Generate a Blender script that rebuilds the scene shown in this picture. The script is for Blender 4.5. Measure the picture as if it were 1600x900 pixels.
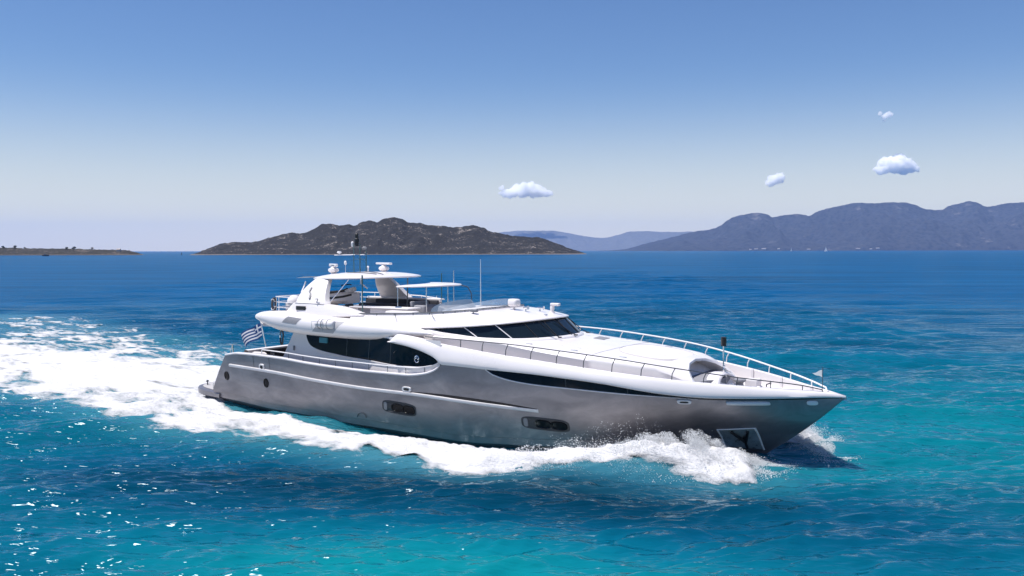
import bpy, bmesh, math, random
import numpy as np
from mathutils import Vector, Matrix

for o in list(bpy.data.objects):
    bpy.data.objects.remove(o)
scene = bpy.context.scene
COL = scene.collection
R = math.radians
rng = np.random.RandomState(7)

# ------------------------------------------------------------------ camera, sky, sun, exposure
EYE = 7.914
FOCAL = 1400.0 / 1600.0          # focal length / picture width
cam_d = bpy.data.cameras.new('camera')
cam_d.sensor_width = 36.0
cam_d.lens = 36.0 * FOCAL
cam_d.clip_start = 0.5
cam_d.clip_end = 200000.0
cam = bpy.data.objects.new('camera', cam_d)
COL.objects.link(cam)
cam.location = (0, 0, EYE)
cam.rotation_euler = (R(90) - math.atan(58.5 / 1400.0), R(0.1), 0)
scene.camera = cam

HORIZON_AIR = (8.2, 7.6, 6.3, 1)
SKY_HUE, SKY_SAT = 0.51, 1.2
SUN_EL, SUN_AZ = R(71.0), R(-100.0)      # azimuth measured from +Y towards +X
sun_dir = Vector((math.sin(SUN_AZ) * math.cos(SUN_EL), math.cos(SUN_AZ) * math.cos(SUN_EL), math.sin(SUN_EL)))
world = bpy.data.worlds.new('World')
scene.world = world
world.use_nodes = True
wn = world.node_tree
sky = wn.nodes.new('ShaderNodeTexSky')
sky.sky_type = 'NISHITA'
sky.sun_disc = False
sky.sun_elevation = SUN_EL
sky.sun_rotation = SUN_AZ
sky.altitude = 0
sky.air_density = 1.0
sky.dust_density = 0.0
sky.ozone_density = 3.0
bg = wn.nodes['Background']
bg.inputs['Strength'].default_value = 0.080
hs = wn.nodes.new('ShaderNodeHueSaturation')
hs.inputs['Hue'].default_value = SKY_HUE
hs.inputs['Saturation'].default_value = SKY_SAT
wn.links.new(sky.outputs['Color'], hs.inputs['Color'])
# the air thickens to a pale lavender band low over the sea
wtc = wn.nodes.new('ShaderNodeTexCoord'); wsp = wn.nodes.new('ShaderNodeSeparateXYZ')
wn.links.new(wtc.outputs['Generated'], wsp.inputs[0])
wmr = wn.nodes.new('ShaderNodeMapRange'); wmr.interpolation_type = 'SMOOTHERSTEP'
wmr.inputs['From Min'].default_value = -0.06; wmr.inputs['From Max'].default_value = 0.215
wmr.inputs['To Min'].default_value = 0.92; wmr.inputs['To Max'].default_value = 0.0
wn.links.new(wsp.outputs['Z'], wmr.inputs['Value'])
wmx = wn.nodes.new('ShaderNodeMixRGB')
wn.links.new(wmr.outputs[0], wmx.inputs['Fac'])
wn.links.new(hs.outputs['Color'], wmx.inputs['Color1'])
wmx.inputs['Color2'].default_value = HORIZON_AIR
wn.links.new(wmx.outputs['Color'], bg.inputs['Color'])

sun_l = bpy.data.lights.new('sun', 'SUN')
sun_l.energy = 4.6
sun_l.angle = R(0.5)
sun_l.color = (1.0, 0.965, 0.93)
sun = bpy.data.objects.new('sun', sun_l)
COL.objects.link(sun)
sun.rotation_euler = (-sun_dir).to_track_quat('-Z', 'Y').to_euler()

scene.view_settings.view_transform = 'Standard'
scene.view_settings.look = 'None'
scene.view_settings.gamma = 1.0
scene.view_settings.use_curve_mapping = False
scene.view_settings.exposure = 0.47
cy = scene.cycles
cy.use_denoising = True
cy.max_bounces = 24
cy.diffuse_bounces = 3
cy.glossy_bounces = 4
cy.transmission_bounces = 5
cy.transparent_max_bounces = 12
cy.volume_bounces = 24
cy.caustics_reflective = False
cy.caustics_refractive = False
cy.sample_clamp_indirect = 6.0
cy.sample_clamp_direct = 1.25

# ------------------------------------------------------------------ materials
def new_mat(name):
    m = bpy.data.materials.new(name)
    m.use_nodes = True
    return m, m.node_tree, m.node_tree.nodes['Principled BSDF']

def nd(t, kind, **kw):
    n = t.nodes.new(kind)
    for k, v in kw.items():
        if k in n.inputs: n.inputs[k].default_value = v
        else: setattr(n, k, v)
    return n

def ramp(t, fac, stops):
    n = t.nodes.new('ShaderNodeValToRGB')
    e = n.color_ramp.elements
    while len(e) < len(stops): e.new(0.5)
    for el, (p, c) in zip(e, stops):
        el.position = p
        el.color = (c[0], c[1], c[2], 1) if not np.isscalar(c) else (c, c, c, 1)
    t.links.new(fac, n.inputs['Fac'])
    return n

def simple(name, col, rough=0.4, metal=0.0, coat=0.0, var=0.06, scale=1.5, bump=0.0, spec=0.5):
    """a real surface: slight wear in the colour, uneven gloss"""
    m, t, b = new_mat(name)
    tc = nd(t, 'ShaderNodeTexCoord')
    nz = nd(t, 'ShaderNodeTexNoise', Scale=scale, Detail=5.0, Roughness=0.6)
    t.links.new(tc.outputs['Object'], nz.inputs['Vector'])
    lo = [c * (1 - var) for c in col]; hi = [min(1, c * (1 + var)) for c in col]
    r = ramp(t, nz.outputs['Fac'], [(0.3, lo), (0.7, hi)])
    t.links.new(r.outputs['Color'], b.inputs['Base Color'])
    r2 = ramp(t, nz.outputs['Fac'], [(0.3, rough * 0.85), (0.7, min(1, rough * 1.2))])
    t.links.new(r2.outputs['Color'], b.inputs['Roughness'])
    b.inputs['Metallic'].default_value = metal
    b.inputs['Coat Weight'].default_value = coat
    b.inputs['Coat Roughness'].default_value = 0.08
    b.inputs['Specular IOR Level'].default_value = spec
    if bump:
        bp = nd(t, 'ShaderNodeBump', Strength=bump, Distance=0.01)
        n2 = nd(t, 'ShaderNodeTexNoise', Scale=scale * 25, Detail=3.0)
        t.links.new(tc.outputs['Object'], n2.inputs['Vector'])
        t.links.new(n2.outputs['Fac'], bp.inputs['Height'])
        t.links.new(bp.outputs['Normal'], b.inputs['Normal'])
    return m

M = {}
M['white'] = simple('white_gelcoat', (0.745, 0.705, 0.70), 0.30, coat=0.3, var=0.025, scale=0.6)
M['white_matt'] = simple('white_deck_paint', (0.65, 0.62, 0.62), 0.55, var=0.04, scale=2.0, bump=0.15)
M['cushion'] = simple('white_cushion', (0.60, 0.565, 0.555), 0.8, var=0.05, scale=3.0, bump=0.3)
M['grey_cushion'] = simple('grey_cushion', (0.22, 0.22, 0.24), 0.85, var=0.1, scale=3.0, bump=0.3)
M['dark_cushion'] = simple('charcoal_weave', (0.045, 0.045, 0.055), 0.8, var=0.3, scale=6.0, bump=0.5)
M['teak'] = simple('teak', (0.46, 0.41, 0.36), 0.6, var=0.2, scale=3.0)
M['steel'] = simple('polished_steel', (0.72, 0.73, 0.75), 0.18, metal=1.0, var=0.05)
M['dark_steel'] = simple('dark_steel', (0.10, 0.11, 0.12), 0.35, metal=0.6, var=0.1)
M['rail_paint'] = simple('white_rail', (0.78, 0.76, 0.76), 0.35, metal=0.0, var=0.03)
M['black'] = simple('black_plastic', (0.012, 0.012, 0.014), 0.4, var=0.1)
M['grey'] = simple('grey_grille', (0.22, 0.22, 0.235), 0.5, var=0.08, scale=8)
M['rope'] = simple('rope', (0.62, 0.60, 0.55), 0.9, var=0.15, scale=20)
M['green_pole'] = simple('pole_green', (0.05, 0.12, 0.12), 0.3, var=0.1)
M['glass'] = simple('dark_glass', (0.004, 0.005, 0.009), 0.05, var=0.1, spec=0.22)
M['port_glass'] = simple('port_glass', (0.005, 0.006, 0.009), 0.12, var=0.1, spec=0.15)
M['glass_blue'] = simple('tinted_glass', (0.008, 0.015, 0.022), 0.05, var=0.15, scale=1.0, spec=0.32)
M['black_gloss'] = simple('black_gloss_paint', (0.005, 0.006, 0.011), 0.10, coat=0.12, var=0.1, spec=0.25)

def clear_glass(name, tint, alpha):
    m, t, b = new_mat(name)
    b.inputs['Base Color'].default_value = (*tint, 1)
    b.inputs['Roughness'].default_value = 0.05
    b.inputs['Alpha'].default_value = alpha
    return m
M['acrylic'] = clear_glass('clear_acrylic', (0.65, 0.70, 0.75), 0.35)
M['acrylic_tint'] = clear_glass('tinted_acrylic', (0.16, 0.21, 0.27), 0.8)

def hull_paint():
    m, t, b = new_mat('silver_hull_paint')
    tc = nd(t, 'ShaderNodeTexCoord')
    mp = nd(t, 'ShaderNodeMapping'); mp.inputs['Scale'].default_value = (0.45, 1.0, 1.1)
    mp.inputs['Rotation'].default_value = (0, R(28), 0)
    t.links.new(tc.outputs['Object'], mp.inputs['Vector'])
    nz = nd(t, 'ShaderNodeTexNoise', Scale=1.3, Detail=7.0, Roughness=0.62, Distortion=0.6)
    t.links.new(mp.outputs['Vector'], nz.inputs['Vector'])
    r = ramp(t, nz.outputs['Fac'], [(0.28, (0.185, 0.176, 0.192)), (0.5, (0.245, 0.233, 0.250)), (0.72, (0.315, 0.299, 0.316))])
    t.links.new(r.outputs['Color'], b.inputs['Base Color'])
    r2 = ramp(t, nz.outputs['Fac'], [(0.3, 0.46), (0.7, 0.36)])
    t.links.new(r2.outputs['Color'], b.inputs['Roughness'])
    b.inputs['Metallic'].default_value = 0.66
    # salt streaks
    mp2 = nd(t, 'ShaderNodeMapping'); mp2.inputs['Scale'].default_value = (6.0, 1.0, 0.5)
    t.links.new(tc.outputs['Object'], mp2.inputs['Vector'])
    n2 = nd(t, 'ShaderNodeTexNoise', Scale=1.2, Detail=4.0)
    t.links.new(mp2.outputs['Vector'], n2.inputs['Vector'])
    bp = nd(t, 'ShaderNodeBump', Strength=0.12, Distance=0.02)
    t.links.new(n2.outputs['Fac'], bp.inputs['Height'])
    t.links.new(bp.outputs['Normal'], b.inputs['Normal'])
    return m
M['hull'] = hull_paint()

# ------------------------------------------------------------------ mesh helpers
def link(name, me, mat=None, parent=None, smooth=True, sharp=40):
    if mat is not None:
        me.materials.append(mat)
    if smooth:
        me.polygons.foreach_set('use_smooth', [True] * len(me.polygons))
        if sharp: me.set_sharp_from_angle(angle=R(sharp))
    me.update()
    o = bpy.data.objects.new(name, me)
    COL.objects.link(o)
    if parent is not None:
        o.parent = parent
    return o

def empty(name, parent=None, loc=(0, 0, 0), rz=0.0):
    o = bpy.data.objects.new(name, None)
    o.empty_display_size = 0.3
    o.location = loc
    o.rotation_euler = (0, 0, rz)
    COL.objects.link(o)
    if parent is not None: o.parent = parent
    return o

def tag(o, label=None, cat=None, group=None, kind=None):
    if label: o['label'] = label
    if cat: o['category'] = cat
    if group: o['group'] = group
    if kind: o['kind'] = kind
    return o

class MB:
    """collects shapes, links them as one mesh object; points are (x, starboard, z)"""
    def __init__(s): s.v = []; s.f = []
    def add(s, V, F):
        n = len(s.v)
        s.v += [(p[0], -p[1], p[2]) for p in V]
        s.f += [tuple(i + n for i in reversed(f)) for f in F]
        return s
    def grid(s, P, close_u=False, close_v=False, flip=False):
        P = np.asarray(P, float); nu, nv = P.shape[:2]
        V = P.reshape(-1, 3); F = []
        for i in range(nu if close_u else nu - 1):
            for j in range(nv if close_v else nv - 1):
                a, b = i * nv + j, ((i + 1) % nu) * nv + j
                c, d = ((i + 1) % nu) * nv + (j + 1) % nv, i * nv + (j + 1) % nv
                F.append((a, d, c, b) if flip else (a, b, c, d))
        return s.add(V, F)
    def mgrid(s, P, **k):
        """a grid and its mirror on the port side"""
        P = np.asarray(P, float); s.grid(P, **k)
        Q = P.copy(); Q[..., 1] *= -1
        k = dict(k); k['flip'] = not k.get('flip', False)
        return s.grid(Q, **k)
    def box(s, c, d, rz=0.0, ry=0.0, bev=0.0, taper=1.0):
        cx, cyy, cz = c; hx, hy, hz = d[0] / 2, d[1] / 2, d[2] / 2
        bm = bmesh.new(); bmesh.ops.create_cube(bm, size=2)
        for v in bm.verts:
            k = taper if v.co.z > 0 else 1.0
            v.co = Vector((v.co.x * hx * k, v.co.y * hy * k, v.co.z * hz))
        if bev > 0:
            bmesh.ops.bevel(bm, geom=list(bm.edges), offset=min(bev, 0.45 * min(d)), segments=3, affect='EDGES', profile=0.6)
        Rm = Matrix.Rotation(rz, 3, 'Z') @ Matrix.Rotation(ry, 3, 'Y')
        V = [Rm @ v.co for v in bm.verts]
        bm.verts.index_update()
        F = [tuple(v.index for v in reversed(f.verts)) for f in bm.faces]
        bm.free()
        return s.add([(p.x + cx, p.y + cyy, p.z + cz) for p in V], F)
    def tube(s, pts, r, n=8, cap=True):
        pts = [Vector(p) for p in pts]
        rad = r if hasattr(r, '__len__') else [r] * len(pts)
        P = []
        up = None
        for i, p in enumerate(pts):
            d = (pts[min(i + 1, len(pts) - 1)] - pts[max(i - 1, 0)])
            if d.length < 1e-9: d = Vector((0, 0, 1))
            d.normalize()
            if up is None:
                up = Vector((0, 0, 1)) if abs(d.z) < 0.9 else Vector((1, 0, 0))
            a = d.cross(up); a.normalize(); b = a.cross(d); b.normalize(); up = b
            P.append([p + (a * math.cos(2 * math.pi * k / n) + b * math.sin(2 * math.pi * k / n)) * rad[i] for k in range(n)])
        V = [q for ring in P for q in ring]; F = []
        for i in range(len(pts) - 1):
            for k in range(n):
                F.append((i * n + k, (i + 1) * n + k, (i + 1) * n + (k + 1) % n, i * n + (k + 1) % n))
        if cap:
            F.append(tuple(range(n))); F.append(tuple(reversed(range((len(pts) - 1) * n, len(pts) * n))))
        return s.add(V, F)
    def lathe(s, c, prof, n=20, sx=1.0, sy=1.0):
        """profile of (radius, height) turned about a vertical axis at c"""
        V = []; F = []
        for (r, z) in prof:
            for k in range(n):
                a = 2 * math.pi * k / n
                V.append((c[0] + r * sx * math.cos(a), c[1] + r * sy * math.sin(a), c[2] + z))
        m = len(prof)
        for i in range(m - 1):
            for k in range(n):
                F.append((i * n + k, (i + 1) * n + k, (i + 1) * n + (k + 1) % n, i * n + (k + 1) % n))
        F.append(tuple(range(n))); F.append(tuple(reversed(range((m - 1) * n, m * n))))
        return s.add(V, F)
    def prism(s, poly, z0, z1, taper=1.0):
        """closed plan outline (x, v) extruded in z; z0/z1 number or function"""
        n = len(poly); cx = sum(p[0] for p in poly) / n; cv = sum(p[1] for p in poly) / n
        f0 = z0 if callable(z0) else (lambda x, v: z0)
        f1 = z1 if callable(z1) else (lambda x, v: z1)
        V = [(x, v, f0(x, v)) for x, v in poly]
        T = [(cx + (x - cx) * taper, cv + (v - cv) * taper) for x, v in poly]
        V += [(x, v, f1(x, v)) for x, v in T]
        F = [tuple(range(n)), tuple(reversed(range(n, 2 * n)))]
        for i in range(n): F.append((i, n + i, n + (i + 1) % n, (i + 1) % n))
        return s.add(V, F)
    def build(s, name, mat, parent=None, smooth=True, sharp=40, fix=True):
        me = bpy.data.meshes.new(name)
        me.from_pydata(s.v, [], s.f)
        if fix:
            bm = bmesh.new(); bm.from_mesh(me)
            bmesh.ops.recalc_face_normals(bm, faces=bm.faces); bm.to_mesh(me); bm.free()
        return link(name, me, mat, parent, smooth, sharp)

def itp(x, T):
    xs, ys = zip(*sorted(T)); return np.interp(x, xs, ys)

def spl(pts, n):
    """smooth curve through points (Catmull-Rom), n samples evenly by point index"""
    P = np.asarray(pts, float); m = len(P)
    Q = np.vstack([2 * P[0] - P[1], P, 2 * P[-1] - P[-2]])
    out = []
    for u in np.linspace(0, m - 1, n):
        i = min(int(u), m - 2); t = u - i
        a, b, c, d = Q[i], Q[i + 1], Q[i + 2], Q[i + 3]
        out.append(0.5 * ((2 * b) + (c - a) * t + (2 * a - 5 * b + 4 * c - d) * t ** 2 + (3 * b - a - 3 * c + d) * t ** 3))
    return np.array(out)

# smooth table: monotone-ish cubic through (x, y)
def smt(T):
    T = sorted(T); X = np.array([a for a, _ in T], float); Y = np.array([b for _, b in T], float)
    h = np.diff(X); dl = np.diff(Y) / h
    m = np.zeros(len(X)); m[0] = dl[0]; m[-1] = dl[-1]
    for i in range(1, len(X) - 1):
        if dl[i - 1] * dl[i] > 0:
            w1, w2 = 2 * h[i] + h[i - 1], h[i] + 2 * h[i - 1]
            m[i] = (w1 + w2) / (w1 / dl[i - 1] + w2 / dl[i])
    def f(x):
        x = np.clip(np.asarray(x, float), X[0], X[-1])
        i = np.clip(np.searchsorted(X, x) - 1, 0, len(X) - 2)
        t = (x - X[i]) / h[i]
        return ((1 + 2 * t) * (1 - t) ** 2 * Y[i] + t * (1 - t) ** 2 * h[i] * m[i] + t * t * (3 - 2 * t) * Y[i + 1] + t * t * (t - 1) * h[i] * m[i + 1])
    return f

def vnoise(x, y, seed=0):
    """2D value noise in 0..1"""
    xi = np.floor(x).astype(np.int64); yi = np.floor(y).astype(np.int64)
    fx = x - xi; fy = y - yi
    fx = fx * fx * (3 - 2 * fx); fy = fy * fy * (3 - 2 * fy)
    def h(a, b):
        n = (a * 374761393 + b * 668265263 + seed * 974711) & 0x7fffffff
        n = ((n ^ (n >> 13)) * 1274126177) & 0x7fffffff
        n = (n ^ (n >> 16)) & 0x7fffffff
        return (n & 0xffff) / 65535.0
    return (h(xi, yi) * (1 - fx) + h(xi + 1, yi) * fx) * (1 - fy) + (h(xi, yi + 1) * (1 - fx) + h(xi + 1, yi + 1) * fx) * fy

def fbm(x, y, octv=4, seed=0, gain=0.5):
    a, s, t = 1.0, 0.0, 0.0
    for o in range(octv):
        s = s + a * vnoise(x * 2 ** o + 17.3 * o, y * 2 ** o - 9.1 * o, seed + o); t += a; a *= gain
    return s / t

def np_mesh(name, V, F):
    """fast mesh from arrays of vertices and quads"""
    me = bpy.data.meshes.new(name)
    V = np.ascontiguousarray(V, np.float32); F = np.ascontiguousarray(F, np.int32)
    k = F.shape[1]
    me.vertices.add(len(V)); me.vertices.foreach_set('co', V.ravel())
    me.loops.add(F.size); me.loops.foreach_set('vertex_index', F.ravel())
    me.polygons.add(len(F)); me.polygons.foreach_set('loop_start', np.arange(0, F.size, k, dtype=np.int32))
    me.polygons.foreach_set('loop_total', np.full(len(F), k, np.int32))
    me.update(calc_edges=True)
    return me

def grid_faces(nu, nv):
    i = np.arange(nu - 1)[:, None] * nv + np.arange(nv - 1)[None, :]
    i = i.ravel()
    return np.c_[i, i + nv, i + nv + 1, i + 1]
# ------------------------------------------------------------------ the boat's frame on the water
YAW = R(-32.41)
BX, BY = 10.926, 33.072
FWD = np.array([math.cos(YAW), math.sin(YAW)]); STB = np.array([math.sin(YAW), -math.cos(YAW)])
def to_boat(X, Y):
    dx, dy = X - BX, Y - BY
    return dx * FWD[0] + dy * FWD[1], dx * STB[0] + dy * STB[1]
def to_world(x, v):
    return BX + x * FWD[0] + v * STB[0], BY + x * FWD[1] + v * STB[1]

# ------------------------------------------------------------------ waves
WAVES = []
_wr = np.random.RandomState(11)
for lam, amp, n, spread in ((38, .06, 2, .3), (19, .045, 3, .4), (9.5, .052, 5, .5), (5.2, .034, 7, .55), (2.9, .0165, 10, .8), (1.6, .0105, 14, .8), (.95, .0080, 16, .85), (.62, .0060, 16, .9), (.42, .0042, 16, .95)):
    band = []
    for i in range(n):
        l = lam * _wr.uniform(.75, 1.3); th = R(-80) + _wr.normal(0, spread * .38)
        band.append((l, amp * _wr.uniform(.6, 1.25), math.cos(th), math.sin(th), _wr.uniform(0, 6.28), _wr.uniform(-1, 1)))
    WAVES.append((lam, band))
def sea_height(X, Y, cell):
    H = np.zeros_like(X)
    gust = 0.55 + 0.9 * fbm(X / 19., Y / 11., 4, 5)
    for lam, band in WAVES:
        w = np.clip((lam / np.maximum(cell, 1e-6) - 2.6) / 2.2, 0, 1)
        sel = w > 0
        if not sel.any(): continue
        x, y = X[sel], Y[sel]
        w1 = (fbm(x / (lam * 2.3), y / (lam * 1.7), 2, int(lam * 10)) - .5) * 4.2
        w2 = (fbm(x / (lam * 1.9) + 40, y / (lam * 2.2), 2, int(lam * 10) + 50) - .5) * 4.2
        h = np.zeros_like(x)
        for (l, a, cx, sy, ph, m) in band:
            s = np.sin((2 * math.pi / l) * (x * cx + y * sy) + ph + w1 * m + w2 * (1 - abs(m)))
            h += a * (s + 0.18 * s * s)
        patch = 0.6 + 0.8 * fbm(x / (lam * 4.5), y / (lam * 3.), 2, int(lam * 7) + 9) if lam < 8 else 1.0
        H[sel] += h * w[sel] * patch * (gust[sel] if lam < 8 else 1)
    return H

crest_v = smt([(-60, 17.), (-40, 13.), (-28, 9.6), (-20, 8.3), (-14, 7.6), (-10, 6.9), (-7, 5.6), (-5, 4.5), (-3, 3.3), (-1.5, 2.1), (0, 1.0), (1.5, 0.2)])
crest_a = smt([(-60, .12), (-40, .18), (-28, .22), (-20, .26), (-14, .30), (-9, .30), (-6, .34), (-4.2, .38), (-3, .30), (-1.2, .14), (0.2, 0.03), (1.5, 0.)])
crest_w = smt([(-60, 3.), (-28, 2.0), (-14, 1.5), (-6, 1.1), (-2, .8), (1.5, .6)])
def wake_height(x, v):
    a = np.abs(v)
    cv, ca, cw = crest_v(x), crest_a(x), crest_w(x)
    d = a - cv
    h = ca * np.exp(-np.where(d > 0, d / (cw * 1.5), d / cw) ** 2)
    tr = np.exp(-((a - 4.0) / 1.0) ** 2) * np.clip((x + 20) / 4., 0, 1) * np.clip((-6.5 - x) / 2.5, 0, 1)
    h -= 0.42 * tr
    ho = np.exp(-((x + 31.5) / 3.0) ** 2) * np.exp(-(v / 3.2) ** 2)
    rt = np.exp(-((x + 39) / 5.0) ** 2) * np.exp(-(v / 4.0) ** 2)
    ho2 = np.exp(-((x + 28.5) / 2.5) ** 2) * np.exp(-(v / 5.0) ** 4)
    h += 0.25 * ho2 - 0.15 * ho + 0.3 * rt
    return np.where((x > 1.5) | (x < -95), 0, h)

def water_z(X, Y, cell):
    x, v = to_boat(X, Y)
    return sea_height(X, Y, cell) + wake_height(x, v)

# ------------------------------------------------------------------ where foam lies
def foam_field(x, v):
    """how much foam (0..1) at boat coordinates"""
    outer = itp(x, [(1.6, 2.0), (.2, 2.9), (-.6, 3.9), (-1.5, 4.7), (-2.5, 5.2), (-4, 5.7), (-6, 6.1), (-7.5, 7.3), (-9.3, 8.5), (-12.2, 9.0), (-16, 9.2), (-19.3, 9.3), (-24.7, 10.8), (-28, 10.3), (-31.7, 9.6), (-40.8, 8.3), (-60, 9.0), (-95, 11)])
    inner = itp(x, [(1.6, -.4), (.4, .5), (-1.2, .9), (-3, 1.5), (-5, 2.4), (-7, 3.2), (-8.2, 3.8), (-9.5, 4.8), (-12, 5.0), (-16, 5.2), (-20, 4.8), (-24, 4.3), (-27, 3.8), (-28.5, 2.6), (-30, 0), (-32, -3)])
    wig = 1.3 * (fbm(x / 3.2, v / 2.6, 5, 77, .62) - .5) * 2
    e0 = itp(x, [(2, .6), (-4, 1.2), (-12, 2.2), (-30, 3.4), (-95, 5.0)])
    A = np.clip((outer + wig * .9 + .3 * e0 - v) / e0, 0, 1) * np.clip((v - inner + wig * .4) / .6, 0, 1)
    # port arm
    po = itp(x, [(1.6, 4.2), (.2, 4.2), (-1, 4.4), (-3, 5.4), (-8, 7.8), (-20, 10), (-35, 13.0), (-52, 18), (-66, 23.5), (-95, 34)])
    pi_ = itp(x, [(1.6, -.4), (0, .7), (-3, 1.6), (-7, 3.2), (-10, 4.8), (-27, 4.6), (-29, 3.2), (-31, 0), (-33, -3)])
    Pm = np.clip((po + wig * 1.4 - (-v)) / (e0 * 1.6), 0, 1) * np.clip((-v - pi_ + wig * .5) / .7, 0, 1)
    # the turbulent middle is dense, the port arm loose
    mid = np.clip(1.15 - (np.abs(v + 1.0) / itp(x, [(-95, 11.), (-60, 8.5), (-30, 6.)])) ** 2.2, 0, 1) * np.clip((-28 - x) / 2., 0, 1)
    dens_st = itp(x, [(2, 1.), (-10, .95), (-20, .84), (-28, .66), (-40, .60), (-60, .56), (-95, .50)])
    dens_pt = itp(x, [(2, 1.), (-6, .9), (-14, .64), (-28, .60), (-45, .53), (-60, .50), (-95, .46)])
    rim = np.exp(-((-v - (po - 1.6)) / 1.5) ** 2) * .22 * np.clip((-20 - x) / 8., 0, 1)
    front = np.where(v > 0, np.clip((-1.6 + .36 * np.abs(v) + wig * .25 - x) / .9, 0, 1), np.clip((-1.5 + .62 * np.abs(v) + wig * .3 - x) / 1.0, 0, 1))
    D = np.maximum.reduce([A * dens_st, Pm * (dens_pt + rim), mid * .83]) * front
    D -= np.clip((-42 - x) / 50., 0, 1) * .12
    return np.clip(D, 0, 1)


# ------------------------------------------------------------------ the sea: one sheet out to the horizon
def axis_pts(start, first, rate, stop):
    out = [start]; s = first
    while out[-1] < stop:
        s = max(first, rate * abs(out[-1])) if rate < 1 else s
        out.append(out[-1] + s)
    return out
xs = list(np.arange(0, 30, .09)); s = .09
while xs[-1] < 70000:
    s *= 1.05; xs.append(xs[-1] + s)
xs = np.array([-a for a in reversed(xs[1:])] + xs)
ys = [12.0]
while ys[-1] < 70000:
    y = ys[-1]
    ys.append(y + (max(.075, .0028 * y) if y < 260 else (ys[-1] - ys[-2]) * 1.022))
yb = [12.0]; s = .12
while yb[-1] > -20000:
    s *= 1.25; yb.append(yb[-1] - s)
ys = np.array(list(reversed(yb[1:])) + ys)
XX, YY = np.meshgrid(xs, ys, indexing='ij')
CELL = np.maximum(np.gradient(xs)[:, None], np.gradient(ys)[None, :])
ZZ = water_z(XX, YY, CELL)
sea_me = np_mesh('sea', np.c_[XX.ravel(), YY.ravel(), ZZ.ravel()], grid_faces(len(xs), len(ys)))
# depth of the water over the sea bed: sand shallows show turquoise, weed and deep water dark blue; the hull's reflection is painted in dark too
def blob(cx, cyy, rx, ry, rot=0.0):
    dx, dy = XX - cx, YY - cyy
    c, s_ = math.cos(rot), math.sin(rot)
    return np.exp(-(((dx * c + dy * s_) / rx) ** 2 + ((-dx * s_ + dy * c) / ry) ** 2))
depth_refl = 0.34 + 0.0 * XX
depth_refl += 0.46 * np.exp(-((YY - 20) / 26.) ** 2)
depth_refl += 0.24 * blob(32, 46, 26, 22)
depth_refl += 0.34 * blob(-2, 22, 9, 3.2)
depth_refl -= 0.48 * blob(9.0, 23.5, 8, 5.2, R(-12))  # dark blobs beside the hull paint its reflection into the water colour
depth_refl -= 0.60 * blob(0.0, 28.5, 13, 4.0, R(-10))  # hull's reflection darkened into the tint below the foam edge
depth_refl -= 0.35 * blob(-13, 31, 8, 3.8, R(-25))
depth_refl -= 0.25 * blob(-13, 21, 6, 6)
depth_refl -= 0.2 * blob(-30, 95, 25, 14)
depth_refl += 0.42 * (fbm(XX / 9., YY / 14., 4, 31) - .5) * np.exp(-YY / 160.)
depth_refl -= 0.10 * np.clip((YY - 150) / 600., 0, 1)
wx_, wv_ = to_boat(XX, YY)
reg = (wx_ > -110) & (wx_ < 4) & (np.abs(wv_) < 34)
air = np.zeros_like(XX)
fd_ = [foam_field(wx_[reg] + a_, wv_[reg] + b_) for a_, b_ in ((0, 0), (1.2, 0), (-1.2, 0), (0, 1.0), (0, -1.0), (2.4, 1.6), (-2.4, -1.6), (2.4, -1.6), (-2.4, 1.6))]
air[reg] = np.mean(fd_, axis=0)
aa_ = sea_me.attributes.new('aerated', 'FLOAT', 'POINT')
aa_.data.foreach_set('value', np.clip(air, 0, 1).astype(np.float32).ravel())
ruf = sea_me.attributes.new('ruffle', 'FLOAT', 'POINT')
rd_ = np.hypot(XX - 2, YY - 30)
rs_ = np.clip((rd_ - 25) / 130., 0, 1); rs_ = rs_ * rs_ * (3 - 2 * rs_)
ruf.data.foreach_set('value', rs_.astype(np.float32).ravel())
att = sea_me.attributes.new('depth_and_reflection', 'FLOAT', 'POINT')
att.data.foreach_set('value', np.clip(depth_refl, 0, 1).astype(np.float32).ravel())

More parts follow.
